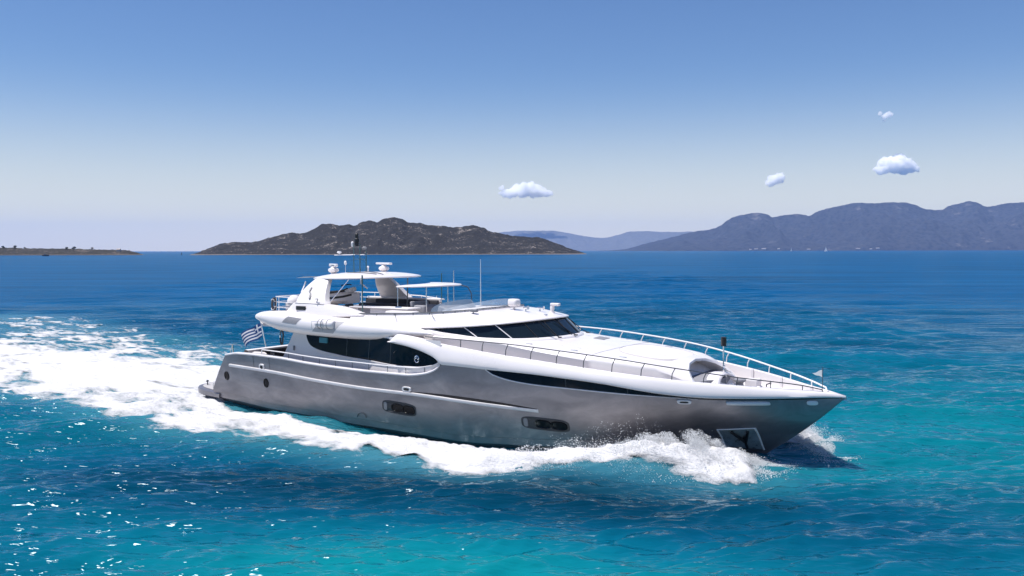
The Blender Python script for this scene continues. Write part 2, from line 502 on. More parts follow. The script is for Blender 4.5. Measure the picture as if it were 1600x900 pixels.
def sea_mat():
    m, t, b = new_mat('sea_water')
    at = nd(t, 'ShaderNodeAttribute', attribute_name='depth_and_reflection')
    tc = nd(t, 'ShaderNodeTexCoord')
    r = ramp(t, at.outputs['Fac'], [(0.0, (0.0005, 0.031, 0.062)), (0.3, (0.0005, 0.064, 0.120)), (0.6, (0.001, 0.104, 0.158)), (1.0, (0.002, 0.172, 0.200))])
    t.nodes.remove(b)
    df = nd(t, 'ShaderNodeSubsurfaceScattering', falloff='BURLEY'); df.inputs['Scale'].default_value = 1.0; df.inputs['Radius'].default_value = (.6, 1.6, 2.0); gl = nd(t, 'ShaderNodeBsdfGlossy', Roughness=0.15, distribution='BECKMANN')
    gl.inputs['Color'].default_value = (.76, .92, 1, 1)
    # wind streaks: long darker and lighter lanes of ruffled water
    mw = nd(t, 'ShaderNodeMapping'); mw.inputs['Scale'].default_value = (0.012, 0.075, 1.0); mw.inputs['Rotation'].default_value = (0, 0, R(4))
    t.links.new(tc.outputs['Object'], mw.inputs['Vector'])
    nwv = nd(t, 'ShaderNodeTexNoise', Scale=1.0, Detail=6.0, Roughness=0.6)
    t.links.new(mw.outputs['Vector'], nwv.inputs['Vector'])
    rw_ = ramp(t, nwv.outputs['Fac'], [(0.3, 0.66), (0.55, 1.0), (0.75, 1.22)])
    mul = nd(t, 'ShaderNodeMixRGB', blend_type='MULTIPLY', Fac=1.0)
    rf = nd(t, 'ShaderNodeAttribute', attribute_name='ruffle')
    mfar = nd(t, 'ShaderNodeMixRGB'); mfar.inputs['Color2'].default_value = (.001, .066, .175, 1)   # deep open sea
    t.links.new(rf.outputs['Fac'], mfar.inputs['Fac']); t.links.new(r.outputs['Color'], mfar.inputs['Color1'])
    t.links.new(mfar.outputs['Color'], mul.inputs['Color1']); t.links.new(rw_.outputs['Color'], mul.inputs['Color2'])
    # churned, aerated water under and beside the foam
    ae = nd(t, 'ShaderNodeAttribute', attribute_name='aerated')
    ra = ramp(t, ae.outputs['Fac'], [(0.05, 0.0), (0.9, 0.75)])
    ma = nd(t, 'ShaderNodeMixRGB'); ma.inputs['Color2'].default_value = (0.10, 0.32, 0.38, 1)
    t.links.new(ra.outputs['Color'], ma.inputs['Fac']); t.links.new(mul.outputs['Color'], ma.inputs['Color1'])
    t.links.new(ma.outputs['Color'], df.inputs['Color'])
    d0 = nd(t, 'ShaderNodeBsdfDiffuse'); t.links.new(ma.outputs['Color'], d0.inputs['Color'])
    wmix = nd(t, 'ShaderNodeMixShader', Fac=0.5); t.links.new(d0.outputs[0], wmix.inputs[1]); t.links.new(df.outputs[0], wmix.inputs[2])
    mp = nd(t, 'ShaderNodeMapping'); mp.inputs['Scale'].default_value = (0.36, 1.4, 1.0)
    mp.inputs['Rotation'].default_value = (0, 0, R(6))
    t.links.new(tc.outputs['Object'], mp.inputs['Vector'])
    prev = None
    for sc, st, dist in ((0.10, 0.4, 0.8), (0.42, 0.7, 0.45), (1.4, 1.0, 0.15), (4.0, 1.0, 0.07)):
        n = nd(t, 'ShaderNodeTexNoise', Scale=sc, Detail=1.5, Roughness=0.5, Distortion=0.4)
        t.links.new(mp.outputs['Vector'], n.inputs['Vector'])
        bp = nd(t, 'ShaderNodeBump', Strength=st, Distance=dist)
        t.links.new(n.outputs['Fac'], bp.inputs['Height'])
        if prev: t.links.new(prev.outputs['Normal'], bp.inputs['Normal'])
        prev = bp
    fr = nd(t, 'ShaderNodeFresnel', IOR=1.333)
    # a ruffled sea never mirrors fully at a grazing angle: the wave faces towards the eye hide the rest
    lim = nd(t, 'ShaderNodeMapRange'); lim.inputs['From Min'].default_value = 0.0; lim.inputs['From Max'].default_value = 0.85
    lim.inputs['To Min'].default_value = 0.0
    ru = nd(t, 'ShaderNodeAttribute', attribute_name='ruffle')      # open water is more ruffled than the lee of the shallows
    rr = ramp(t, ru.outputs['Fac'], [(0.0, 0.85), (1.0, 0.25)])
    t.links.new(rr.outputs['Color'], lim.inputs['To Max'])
    t.links.new(fr.outputs[0], lim.inputs['Value'])
    mx = nd(t, 'ShaderNodeMixShader')
    t.links.new(lim.outputs[0], mx.inputs['Fac']); t.links.new(wmix.outputs[0], mx.inputs[1]); t.links.new(gl.outputs[0], mx.inputs[2])
    for q in (d0, df, gl, fr): t.links.new(prev.outputs['Normal'], q.inputs['Normal'])
    t.links.new(mx.outputs[0], t.nodes['Material Output'].inputs['Surface'])
    return m
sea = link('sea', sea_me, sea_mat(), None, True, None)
tag(sea, kind='structure')

# ------------------------------------------------------------------ the wake: foam lying on the water
fx = np.arange(-96, 2.2, .13); fv = np.arange(-31, 14, .13)
FX, FV = np.meshgrid(fx, fv, indexing='ij')
D = foam_field(FX, FV)
WX, WY = to_world(FX, FV)
bil = fbm(FX / 1.1, FV / .8, 4, 3)
bil2 = np.abs(fbm(FX / .55, FV / .42, 3, 13) - .5) * 2
near = np.clip((FX + 30) / 20., 0, 1)
lump = (0.02 + 0.24 * D * np.abs(bil - .35) + 0.14 * D * (1 - bil2)) * (0.6 + 0.6 * near)
bowm = np.exp(-((FX + 3.8) / 3.2) ** 2) * np.exp(-((FV - crest_v(FX) + .2) / 1.0) ** 2)
lump += bowm * (0.30 * fbm(FX / .5, FV / .4, 4, 41))
FZ = sea_height(WX, WY, np.maximum(.13, .0028 * WY)) + wake_height(FX, FV) + lump * np.clip((D - .45) / .4, 0, 1) + .008
cell_d = D[:-1, :-1]
keep = ((D[:-1, :-1] + D[1:, :-1] + D[:-1, 1:] + D[1:, 1:]) / 4 > .10).ravel()
F = grid_faces(len(fx), len(fv))[keep]
used = np.unique(F); remap = -np.ones(FX.size, np.int64); remap[used] = np.arange(len(used))
foam_me = np_mesh('wake_foam', np.c_[FX.ravel(), -FV.ravel(), FZ.ravel()][used], remap[F])
at_ = foam_me.attributes.new('foam', 'FLOAT', 'POINT')
at_.data.foreach_set('value', D.ravel()[used].astype(np.float32))

def foam_mat():
    m, t, b = new_mat('sea_foam')
    at = nd(t, 'ShaderNodeAttribute', attribute_name='foam')
    tc = nd(t, 'ShaderNodeTexCoord')
    mp = nd(t, 'ShaderNodeMapping'); mp.inputs['Scale'].default_value = (0.42, 1.0, 1.0)
    t.links.new(tc.outputs['Object'], mp.inputs['Vector'])
    n1 = nd(t, 'ShaderNodeTexNoise', Scale=0.55, Detail=9.0, Roughness=0.64, Distortion=0.5)
    n2 = nd(t, 'ShaderNodeTexVoronoi', Scale=1.5, feature='DISTANCE_TO_EDGE')
    nw = nd(t, 'ShaderNodeTexNoise', Scale=1.2, Detail=4.0)
    t.links.new(mp.outputs['Vector'], nw.inputs['Vector'])
    wv = nd(t, 'ShaderNodeMixRGB', blend_type='LINEAR_LIGHT', Fac=0.35)
    t.links.new(mp.outputs['Vector'], wv.inputs['Color1']); t.links.new(nw.outputs['Color'], wv.inputs['Color2'])
    t.links.new(wv.outputs['Color'], n2.inputs['Vector'])
    t.links.new(mp.outputs['Vector'], n1.inputs['Vector'])
    # cover = foam*1.5 + (noise-.5)*1.9 - cells
    a = nd(t, 'ShaderNodeMath', operation='MULTIPLY_ADD'); a.inputs[1].default_value = 1.9; a.inputs[2].default_value = -0.83
    t.links.new(at.outputs['Fac'], a.inputs[0])
    c = nd(t, 'ShaderNodeMath', operation='MULTIPLY_ADD'); c.inputs[1].default_value = 3.6
    c.inputs[2].default_value = -1.80
    t.links.new(n1.outputs['Fac'], c.inputs[0])
    d = nd(t, 'ShaderNodeMath', operation='ADD'); t.links.new(a.outputs[0], d.inputs[0]); t.links.new(c.outputs[0], d.inputs[1])
    e = nd(t, 'ShaderNodeMath', operation='MULTIPLY_ADD'); e.inputs[1].default_value = -0.9; e.inputs[2].default_value = 0.22
    t.links.new(n2.outputs['Distance'], e.inputs[0])
    f = nd(t, 'ShaderNodeMath', operation='ADD'); t.links.new(d.outputs[0], f.inputs[0]); t.links.new(e.outputs[0], f.inputs[1])
    r = ramp(t, f.outputs[0], [(0.0, 0.0), (0.10, 0.28), (0.34, 0.72), (0.62, 1.0)])
    t.links.new(r.outputs['Color'], b.inputs['Alpha'])
    b.inputs['Base Color'].default_value = (0.62, 0.615, 0.62, 1)
    b.inputs['Roughness'].default_value = 0.85
    b.inputs['Specular IOR Level'].default_value = 0.2
    n3 = nd(t, 'ShaderNodeTexNoise', Scale=5.0, Detail=5.0, Roughness=0.7)
    t.links.new(mp.outputs['Vector'], n3.inputs['Vector'])
    bp = nd(t, 'ShaderNodeBump', Strength=1.0, Distance=0.14)
    t.links.new(n3.outputs['Fac'], bp.inputs['Height'])
    t.links.new(bp.outputs['Normal'], b.inputs['Normal'])
    return m
M['foam'] = foam_mat()
foam = link('wake_foam', foam_me, M['foam'], None, True, None)
foam.location = (BX, BY, 0); foam.rotation_euler = (0, 0, YAW)
tag(foam, kind='stuff')

# spray thrown up by the bow: countless drops, one object
def drops(name, P, S):
    n = len(P)
    base = np.array([(1, 0, 0), (-1, 0, 0), (0, 1, 0), (0, -1, 0), (0, 0, 1), (0, 0, -1)], float)
    tri = np.array([(0, 2, 4), (2, 1, 4), (1, 3, 4), (3, 0, 4), (2, 0, 5), (1, 2, 5), (3, 1, 5), (0, 3, 5)])
    q = rng.normal(size=(n, 3, 3)); q, _ = np.linalg.qr(q)
    st = np.c_[S * rng.uniform(.7, 1.6, n), S * rng.uniform(.5, 1., n), S * rng.uniform(.5, 1.2, n)]
    V = np.einsum('nij,bj->nbi', q, base) * st[:, None, :] + P[:, None, :]
    F = tri[None] + 6 * np.arange(n)[:, None, None]
    return np_mesh(name, V.reshape(-1, 3), F.reshape(-1, 3))
def spray_mat():
    m, t, b = new_mat('spray_water')
    t.nodes.remove(b)
    df = nd(t, 'ShaderNodeBsdfDiffuse'); df.inputs['Color'].default_value = (.92, .93, .94, 1)
    tl = nd(t, 'ShaderNodeBsdfTranslucent'); tl.inputs['Color'].default_value = (.92, .93, .94, 1)
    mx = nd(t, 'ShaderNodeMixShader', Fac=0.5)
    t.links.new(df.outputs[0], mx.inputs[1]); t.links.new(tl.outputs[0], mx.inputs[2])
    t.links.new(mx.outputs[0], t.nodes['Material Output'].inputs['Surface'])
    return m
PP = []; SS = []
def throw(n, x0, x1, dv, hmax, side=1, smin=.008, smax=.03, pw=1.7, sig=.6):
    x = rng.uniform(x0, x1, n)
    x = x + rng.normal(0, .3, n)
    cl = fbm(x / .35, x * 0 + 3.3, 3, 9)
    v = crest_v(x) + dv + rng.normal(0, sig, n)
    bump = np.sin(np.pi * np.clip((x - x0) / (x1 - x0), 0, 1)) ** .7
    h = hmax * bump * rng.uniform(0, 1, n) ** pw * (.35 + 1.1 * cl)
    z = wake_height(x, v) + .02 + h
    # the sheet tears into clumps and strands
    cl2 = fbm(x * 2.1 + z * 1.3, v * 2.6 - z * 1.7, 4, 23)
    ok = cl2 + .25 * np.exp(-h / .12) > .47
    x, v, z = x[ok], v[ok], z[ok]; n = len(x)
    PP.append(np.c_[x, -side * v, z]); SS.append(smin + (smax - smin) * rng.uniform(0, 1, n) ** 2.2)
throw(130000, -6.8, -1.0, -.1, .95, 1, .004, .017, 1.5, .55)
throw(90000, -5.2, -2.0, -.35, 1.25, 1, .004, .015, 1.2, .40)
throw(9000, -9.5, -5, -.3, .7, 1, .006, .026, 2.0, .5)
throw(7000, -3.8, -.6, .8, .5, 1, .006, .024, 1.6, .6)
throw(4000, -10, -5, -1.7, 1.15, 1, .006, .022, 1.3, .35)
throw(40000, -4.0, .6, 1.1, .8, -1, .008, .028, 1.3, .6)
throw(90000, -2.6, .8, 1.8, .65, -1, .004, .018, 1.25, .7)
throw(70000, -9.5, -.6, .15, .42, 1, .004, .016, 1.2, .7)
throw(2500, -8.5, -2, -.8, 1.5, 1, .006, .018, 1.0, .5)
spray = link('bow_spray', drops('bow_spray', np.vstack(PP), np.concatenate(SS)), spray_mat(), None, False)
spray.location = (BX, BY, 0); spray.rotation_euler = (0, 0, YAW)
tag(spray, kind='stuff')
# ------------------------------------------------------------------ hills, islands, clouds
def ridge(name, sky_px, dist, depth, seed, rough, nx, nd_, mat, front=0.55, edge=1.0, horizon=391.6, lump=0.0, pw=1.0):
    px = np.array([p[0] for p in sky_px], float); py = np.array([p[1] for p in sky_px], float)
    X = (px - 800) / 1400. * dist; Z = np.maximum((horizon - py) / 1400. * dist, 0) + np.where(py < horizon, EYE * .3, 0)
    f = smt(list(zip(X, Z)))
    gx = np.linspace(X[0], X[-1], nx)
    gd = np.linspace(-1, 1, nd_)
    GX, GD = np.meshgrid(gx, gd, indexing='ij')
    top = f(gx)[:, None]
    zmax = Z.max()
    # ridge line wanders a little in depth; slopes with gullies
    t = np.abs(GD)
    prof = np.where(GD < 0, np.clip(1 - t, 0, 1) ** pw, np.clip(1 - t ** 1.3, 0, 1))
    gul = fbm(GX / (zmax * 1.1), GD * depth / (zmax * 1.6), 5, seed)
    ridged = 1 - np.abs(fbm(GX / (zmax * .9), GD * depth / (zmax * 2.2), 4, seed + 9) - .5) * 2
    k = np.sin(np.clip(t, 0, 1) * np.pi) ** .8
    H = top * prof * (1 - k * rough * (0.9 - 0.9 * gul)) + top * k * rough * .60 * (ridged - .6)
    if lump:
        H += lump * (fbm(GX / (lump * 2.2), GD * depth / (lump * 2.2), 3, seed + 4) - .42) * np.clip(H / (lump * 2), 0, 1)
    taper = np.clip(top / (zmax * .18), .12, 1) ** .7
    Y = dist + GD * depth * (0.35 + .65 * taper) + 0.0
    scale = Y / dist
    sh = np.where(np.abs(GD) >= .999, -6.0, H - .6)
    me = np_mesh(name, np.c_[(GX * (1 + (scale - 1) * .6)).ravel(), Y.ravel(), sh.ravel()], grid_faces(nx, nd_))
    o = link(name, me, mat, None, True, None)
    tag(o, kind='structure')
    return o

def land_mat(name, scrub, scrub2, rock, sc, thr, shore=None, shore_h=3.0):
    m, t, b = new_mat(name)
    tc = nd(t, 'ShaderNodeTexCoord')
    n1 = nd(t, 'ShaderNodeTexNoise', Scale=1.0 / sc, Detail=8.0, Roughness=0.68)
    n2 = nd(t, 'ShaderNodeTexNoise', Scale=1.0 / (sc * 7), Detail=4.0)
    n3 = nd(t, 'ShaderNodeTexVoronoi', Scale=2.6 / sc)
    for n in (n1, n2, n3): t.links.new(tc.outputs['Object'], n.inputs['Vector'])
    mix = nd(t, 'ShaderNodeMath', operation='MULTIPLY_ADD'); mix.inputs[1].default_value = 0.55
    t.links.new(n2.outputs['Fac'], mix.inputs[0]); t.links.new(n1.outputs['Fac'], mix.inputs[2])
    r1 = ramp(t, n3.outputs['Distance'], [(0.1, scrub), (0.6, scrub2)])
    r2 = ramp(t, mix.outputs[0], [(thr, 0.0), (thr + .09, 1.0)])
    mx = nd(t, 'ShaderNodeMixRGB'); t.links.new(r2.outputs['Color'], mx.inputs['Fac'])
    t.links.new(r1.outputs['Color'], mx.inputs['Color1']); mx.inputs['Color2'].default_value = (*rock, 1)
    out = mx
    if shore:
        sp = nd(t, 'ShaderNodeSeparateXYZ'); t.links.new(tc.outputs['Object'], sp.inputs[0])
        ad = nd(t, 'ShaderNodeMath', operation='MULTIPLY_ADD'); ad.inputs[1].default_value = -shore_h * 2.0
        t.links.new(n1.outputs['Fac'], ad.inputs[0]); t.links.new(sp.outputs['Z'], ad.inputs[2])
        dv = nd(t, 'ShaderNodeMath', operation='DIVIDE'); dv.inputs[1].default_value = shore_h
        t.links.new(ad.outputs[0], dv.inputs[0])
        r3 = ramp(t, dv.outputs[0], [(0.0, 1.0), (0.35, 0.0)])
        m2 = nd(t, 'ShaderNodeMixRGB'); t.links.new(r3.outputs['Color'], m2.inputs['Fac'])
        t.links.new(mx.outputs['Color'], m2.inputs['Color1']); m2.inputs['Color2'].default_value = (*shore, 1)
        out = m2
    t.links.new(out.outputs['Color'], b.inputs['Base Color'])
    b.inputs['Roughness'].default_value = 0.95
    b.inputs['Specular IOR Level'].default_value = 0.1
    return m

isl = [(304, 392), (312, 389.5), (330, 382), (345, 376.5), (370, 373), (395, 373.4), (415, 368.5), (440, 362), (455, 359), (470, 359.5), (490, 353.5), (505, 345), (520, 344.5), (530, 347.5), (545, 346), (555, 348), (565, 342.5), (578, 340.5), (590, 342), (600, 337.5), (615, 335), (630, 337.5), (640, 343), (655, 343.5), (670, 347.5), (690, 348.5), (710, 350.5), (740, 348), (755, 351.5), (765, 356.5), (790, 361.5), (810, 365), (835, 366.5), (850, 369), (870, 376.5), (890, 384.5), (908, 390), (918, 392)]
island = ridge('rocky_island', isl, 2000., 230., 3, .5, 700, 150,
               land_mat('island_scrub', (0.013, 0.013, 0.015), (0.031, 0.030, 0.030), (0.24, 0.21, 0.19), 4.5, .87, (0.15, 0.13, 0.115), 1.5), lump=4.0, pw=.8)
low = [(-700, 392), (-500, 384), (-300, 381), (-120, 380), (-40, 381), (0, 381), (20, 381), (35, 382), (55, 382.3), (75, 382.5), (90, 382.7), (115, 383), (140, 384), (160, 384.5), (185, 384.8), (203, 386.5), (214, 389.6), (222, 392)]
low_island = ridge('low_headland', low, 1900., 90., 21, .3, 700, 60,
                   land_mat('headland_scrub', (0.020, 0.022, 0.018), (0.045, 0.040, 0.032), (0.12, 0.10, 0.085), 6., .84, (0.11, 0.095, 0.08), 1.3), lump=2.5, pw=.7)
mts = [(930, 392), (970, 390), (1010, 380.5), (1050, 370.5), (1090, 360.5), (1110, 358), (1125, 352), (1140, 341), (1160, 335), (1180, 332), (1197, 333), (1206, 338), (1225, 334.5), (1245, 333.5), (1262, 337), (1275, 330), (1290, 324.5), (1315, 320), (1340, 316), (1362, 317), (1390, 314.5), (1410, 315), (1430, 320), (1445, 326), (1470, 327), (1480, 321), (1500, 316), (1512, 313.5), (1528, 318), (1540, 323), (1560, 319), (1590, 315), (1640, 318), (1720, 322), (1850, 330), (2000, 345), (2200, 370), (2350, 392)]
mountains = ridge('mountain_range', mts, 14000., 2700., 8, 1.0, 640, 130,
                  land_mat('hazy_mountain_scrub', (0.004, 0.008, 0.016), (0.036, 0.038, 0.046), (0.12, 0.11, 0.11), 150., .91), lump=20., pw=.75)  # blue of the distance haze partly painted into the land colour
farr = [(640, 392), (700, 380), (760, 366), (805, 360), (830, 359.5), (860, 359.5), (885, 363), (915, 369), (940, 371), (965, 367), (985, 361.5), (1010, 361), (1040, 362), (1080, 361.5), (1130, 366), (1200, 375), (1300, 392)]
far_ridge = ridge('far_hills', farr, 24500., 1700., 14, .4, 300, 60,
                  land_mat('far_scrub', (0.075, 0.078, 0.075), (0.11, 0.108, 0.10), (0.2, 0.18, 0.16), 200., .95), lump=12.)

# trees along the low headland
def headland_tree(x, y, z, h, seed):
    r = np.random.RandomState(seed)
    t = empty('shore_tree', None, (x, y, z))
    MB().tube([(0, 0, -1.), (0.1, 0, h * .35), (0.2, 0.1, h * .6)], [h * .05, h * .04, h * .02], 6).build('trunk', M_BARK, t)
    V = []; F = []
    n = 260
    for i in range(n):
        c = r.normal(size=3); c /= np.linalg.norm(c); c *= r.uniform(.35, 1) ** .5
        c = c * np.array([h * .62, h * .62, h * .36]) + np.array([0, 0, h * .66])
        q, _ = np.linalg.qr(r.normal(size=(3, 3))); s_ = h * r.uniform(.05, .12)
        k = len(V)
        V += [tuple(c + q[0] * s_), tuple(c + q[1] * s_), tuple(c - q[0] * s_), tuple(c - q[1] * s_)]
        F.append((k, k + 1, k + 2, k + 3))
    mb = MB(); mb.add(V, F); mb.build('crown', M_LEAF, t, smooth=False, fix=False)
    return t
M_BARK = simple('bark', (0.10, 0.08, 0.06), 0.9)
M_LEAF = simple('leaf', (0.028, 0.040, 0.022), 0.8, var=.4, scale=.8)
dg = bpy.context.evaluated_depsgraph_get()
def ground_z(o, x, y):
    ok, loc, nrm, idx = o.ray_cast(Vector((x, y, 900)), Vector((0, 0, -1)))
    return loc.z if ok else 0.0
tree_spots = [(2, 8), (12, 7), (21, 9), (29, 7), (36, 6), (45, 5), (102, 8), (109, 7), (114, 10), (119, 8), (142, 8), (206, 5)]
names_t = ['leftmost rounded tree at the end of the low headland', 'second dark tree from the left end of the low headland',
           'tall rounded tree in the left clump on the low headland', 'mid sized tree right of the tall one on the headland', 'small dark tree at the right of the left clump on the headland',
           'last low bush right of the left clump on the headland', 'left tree of the clump halfway along the low headland', 'second tree of the clump halfway along the headland',
           'tallest tree of the clump halfway along the low headland', 'right tree of the clump halfway along the headland', 'lone dark tree right of the headland clump', 'small bush near the right tip of the low headland']
for i, ((px, h), nm) in enumerate(zip(tree_spots, names_t)):
    X = (px - 800) / 1400. * 1900.; Y = 1900. + (-12 if i % 2 else 8)
    t = headland_tree(X, Y, ground_z(low_island, X, Y), h * .58, 50 + i)
    tag(t, nm, 'tree', 'trees on the low headland')

# white houses by the water
M_WALL = simple('house_wall', (0.50, 0.48, 0.46), 0.8)
M_ROOF = simple('house_roof', (0.42, 0.36, 0.33), 0.8)
def house(X, Y, z, w, d, h, label):
    r_ = empty('white_house', None, (X, Y, z))
    MB().box((0, 0, h / 2), (w, d, h)).build('wall', M_WALL, r_, smooth=False)
    MB().grid([[(-w * .55, -d * .55, h), (w * .55, -d * .55, h)], [(-w * .55, 0, h * 1.45), (w * .55, 0, h * 1.45)], [(-w * .55, d * .55, h), (w * .55, d * .55, h)]]).build('roof', M_ROOF, r_, smooth=False, fix=False)
    tag(r_, label, 'house')
    return r_
X = (182 - 800) / 1400. * 1860.; house(X, 1872., ground_z(low_island, X, 1872.) - .5, 7, 5, 4.5, 'white house on the shore of the low headland')
vill = [(1172, 'leftmost tiny white house on the shore below the mountains'), (1181, 'second tiny white house on the shore below the mountains'), (1193, 'third tiny white house on the shore below the mountains'),
        (1216, 'pale house on the shore just left of the sailing boats'), (1263, 'pale house on the shore between the two sailing boats'), (1340, 'pale house on the shore right of both sailing boats'),
        (1360, 'wide white house on the shore right of the sailing boats'), (1371, 'rightmost white house of the shore group below the mountains')]
for i, (px, lb) in enumerate(vill):
    Y = 11000. + 25 * (i % 3); X = (px - 800) / 1400. * Y
    z = max(ground_z(mountains, X, Y), 0)
    for k in range(150):
        if z > 3: break
        Y += 20; X = (px - 800) / 1400. * Y; z = max(ground_z(mountains, X, Y), 0)
    o = house(X, Y, z - 4, 26 + 12 * (i % 3), 18, 12, lb); tag(o, group='houses on the far shore')

# far sailing boats
M_SAIL = simple('sail_cloth', (0.82, 0.82, 0.80), 0.7)
def sail_boat(px, Y, H, label):
    X = (px - 800) / 1400. * Y
    r_ = empty('sailing_boat', None, (X, Y, 0.0))
    L = H * .62; n = 13
    sec = []
    for i in range(n):
        u = i / (n - 1); x = (u - .5) * L; w = L * .12 * math.sin(math.pi * min(1, .25 + u * .75)) ** .8 if u < 1 else .01
        w = L * .12 * (1 - max(0, (u - .35) / .65) ** 2) * (.75 + .25 * min(1, u / .3))
        sec.append([(x, -w, L * .10), (x, -w * .8, -.3), (x, 0, -L * .05), (x, w * .8, -.3), (x, w, L * .10), (x, 0, L * .11)])
    MB().grid(sec, close_v=True).build('hull', M['white'], r_)
    MB().tube([(L * .05, 0, L * .1), (L * .05, 0, H)], H * .008, 6).tube([(L * .05, 0, L * .22), (-L * .42, 0, L * .24)], H * .006, 6).build('mast', M['rail_paint'], r_)
    a = np.linspace(0, 1, 9)
    mg = [[(L * .03 - (L * .44) * (1 - h) * s_, .09 * L * math.sin(math.pi * s_) * (1 - h) + .02, L * .26 + (H * .97 - L * .26) * h) for s_ in a] for h in a]
    MB().grid(mg).build('mainsail', M_SAIL, r_, fix=False)
    jg = [[(L * .47 * (1 - h) + L * .07 * h - (L * .38) * (1 - h) * s_, .08 * L * math.sin(math.pi * s_) * (1 - h) + .02, L * .15 + (H * .8 - L * .15) * h) for s_ in a] for h in a]
    MB().grid(jg).build('jib', M_SAIL, r_, fix=False)
    r_.rotation_euler = (0, 0, R(25 if px < 1260 else 155))
    tag(r_, label, 'sailing boat', 'sailing boats under the mountains')
sail_boat(1236, 5200, 21, 'left white sailing boat far off below the mountains')
sail_boat(1290, 5000, 27, 'taller right white sailing boat far off below the mountains')
# a small dark fishing boat off the headland
fb = empty('fishing_boat', None, ((72 - 800) / 1400. * 1500, 1500, 0.15)); L = 11.
sec = [[((u - .5) * L, w, 1.6 + .7 * u * u), ((u - .5) * L, w * .7, -.3), ((u - .5) * L, -w * .7, -.3), ((u - .5) * L, -w, 1.6 + .7 * u * u), ((u - .5) * L, 0, 1.3)] for u in np.linspace(0, 1, 11) for w in [1.9 * (1 - max(0, (u - .4) / .6) ** 2) + .02]]
MB().grid(sec, close_v=True).build('hull', simple('boat_blue', (.03, .05, .07), .6), fb)
MB().box((-1.6, 0, 2.2), (3., 2.2, 1.9), bev=.15).build('wheelhouse', simple('boat_grey', (.10, .11, .12), .6), fb)
MB().tube([(-.2, 0, 2.0), (-.2, 0, 5.5)], .07, 6).build('mast', M['dark_steel'], fb)
tag(fb, 'small dark fishing boat off the low headland', 'fishing boat')
# channel beacon between the headland and the island
bc = empty('channel_beacon', None, ((284 - 800) / 1400. * 1850, 1850, 0)); 
MB().lathe((0, 0, -1.5), [(1.5, 0), (1.4, 2.5), (.6, 2.8), (.45, 5.2)], 10).build('pillar', M['dark_steel'], bc)
MB().lathe((0, 0, 3.7), [(.9, 0), (.9, .9), (.1, 1.6)], 8).build('lantern', M['black'], bc)
tag(bc, 'small dark beacon on the horizon left of the rocky island', 'beacon')

# clouds
M_CLOUD = None
def cloud_mat():
    m, t, b = new_mat('cloud')
    t.nodes.remove(b)
    sc = nd(t, 'ShaderNodeVolumeScatter'); sc.inputs['Color'].default_value = (1.0, .975, .94, 1)
    sc.inputs['Density'].default_value = .016
    sc.inputs['Anisotropy'].default_value = .1
    t.links.new(sc.outputs[0], t.nodes['Material Output'].inputs['Volume'])
    return m
M_CLOUD = cloud_mat()
def cloud(px, py, w, h, parts, label, n=150, seed=0, thin=1.0):
    """parts: (offset x, base y, radius) in fractions of the cloud's half width/height"""
    dist = 24000.; k = dist / 1400.
    r = np.random.RandomState(seed)
    X = (px - 800) * k; Z = EYE + (391.6 - py) * k
    bm = bmesh.new()
    for i in range(n):
        cx, cz, rr = parts[r.randint(len(parts))]
        a = r.normal(size=3); a /= np.linalg.norm(a); a *= r.uniform(.1, 1) ** .5
        x = (cx + a[0] * rr * .5) * w * .5 * k; z = (cz + a[2] * rr * .7) * h * .5 * k
        z = max(z, -h * .40 * k); y = a[1] * rr * w * .25 * k
        s_ = h * k * rr * r.uniform(.12, .34) * thin
        mt = Matrix.Translation((x, y, z)) @ Matrix.Diagonal((s_ * r.uniform(.9, 1.4), s_ * 1.2, s_ * r.uniform(.7, 1.), 1))
        bmesh.ops.create_icosphere(bm, subdivisions=2, radius=1, matrix=mt)
    me = bpy.data.meshes.new('cloud'); bm.to_mesh(me); bm.free()
    o = link('cloud', me, M_CLOUD, None, True, None)
    rm = o.modifiers.new('skin', 'REMESH'); rm.mode = 'VOXEL'; rm.voxel_size = max(h * k / 46., w * k / 130.); rm.use_smooth_shade = True
    tx = bpy.data.textures.new('cloud_billow', 'CLOUDS'); tx.noise_scale = h * k * .16; tx.noise_depth = 4
    dp = o.modifiers.new('billow', 'DISPLACE'); dp.texture = tx; dp.strength = h * k * .26; dp.mid_level = .5; dp.texture_coords = 'LOCAL'
    o.location = (X, dist, Z)
    tag(o, label, 'cloud', None, 'thing')
cloud(820, 298, 86, 31, [(-.75, -.3, .35), (-.55, -.3, .45), (-.15, -.1, .75), (.15, .1, .8), (.4, -.2, .6), (.75, -.3, .4), (-.85, .25, .2)], 'wide flat white cloud above the rocky island', 240, 1)
cloud(1397, 262, 74, 32, [(-.6, -.3, .5), (-.2, .1, .8), (.1, .2, .85), (.35, 0, .7), (.75, -.25, .4)], 'rounded white cloud high above the mountains', 240, 2)
cloud(1210, 282, 34, 25, [(-.4, -.3, .6), (0, .2, .8), (.4, .2, .6), (-.7, -.5, .3)], 'small round white cloud at the left above the mountains', 130, 3)
cloud(1379, 184, 26, 18, [(-.6, .4, .4), (0, -.1, .6), (.4, .2, .6), (-.1, -.6, .4), (.7, .3, .4)], 'wispy scrap of cloud, topmost in the sky', 110, 4, .8)
cloud(1019, 292, 9, 3, [(0, 0, .8), (.5, 0, .5)], 'tiny sliver of cloud between the two largest clouds', 20, 5)
# ------------------------------------------------------------------ the yacht (x forward, v to starboard, z up)
yacht = empty('motor_yacht', None, (BX, BY, 0), YAW)
tag(yacht, 'silver and white motor yacht speeding through the turquoise sea with a foaming wake', 'yacht')

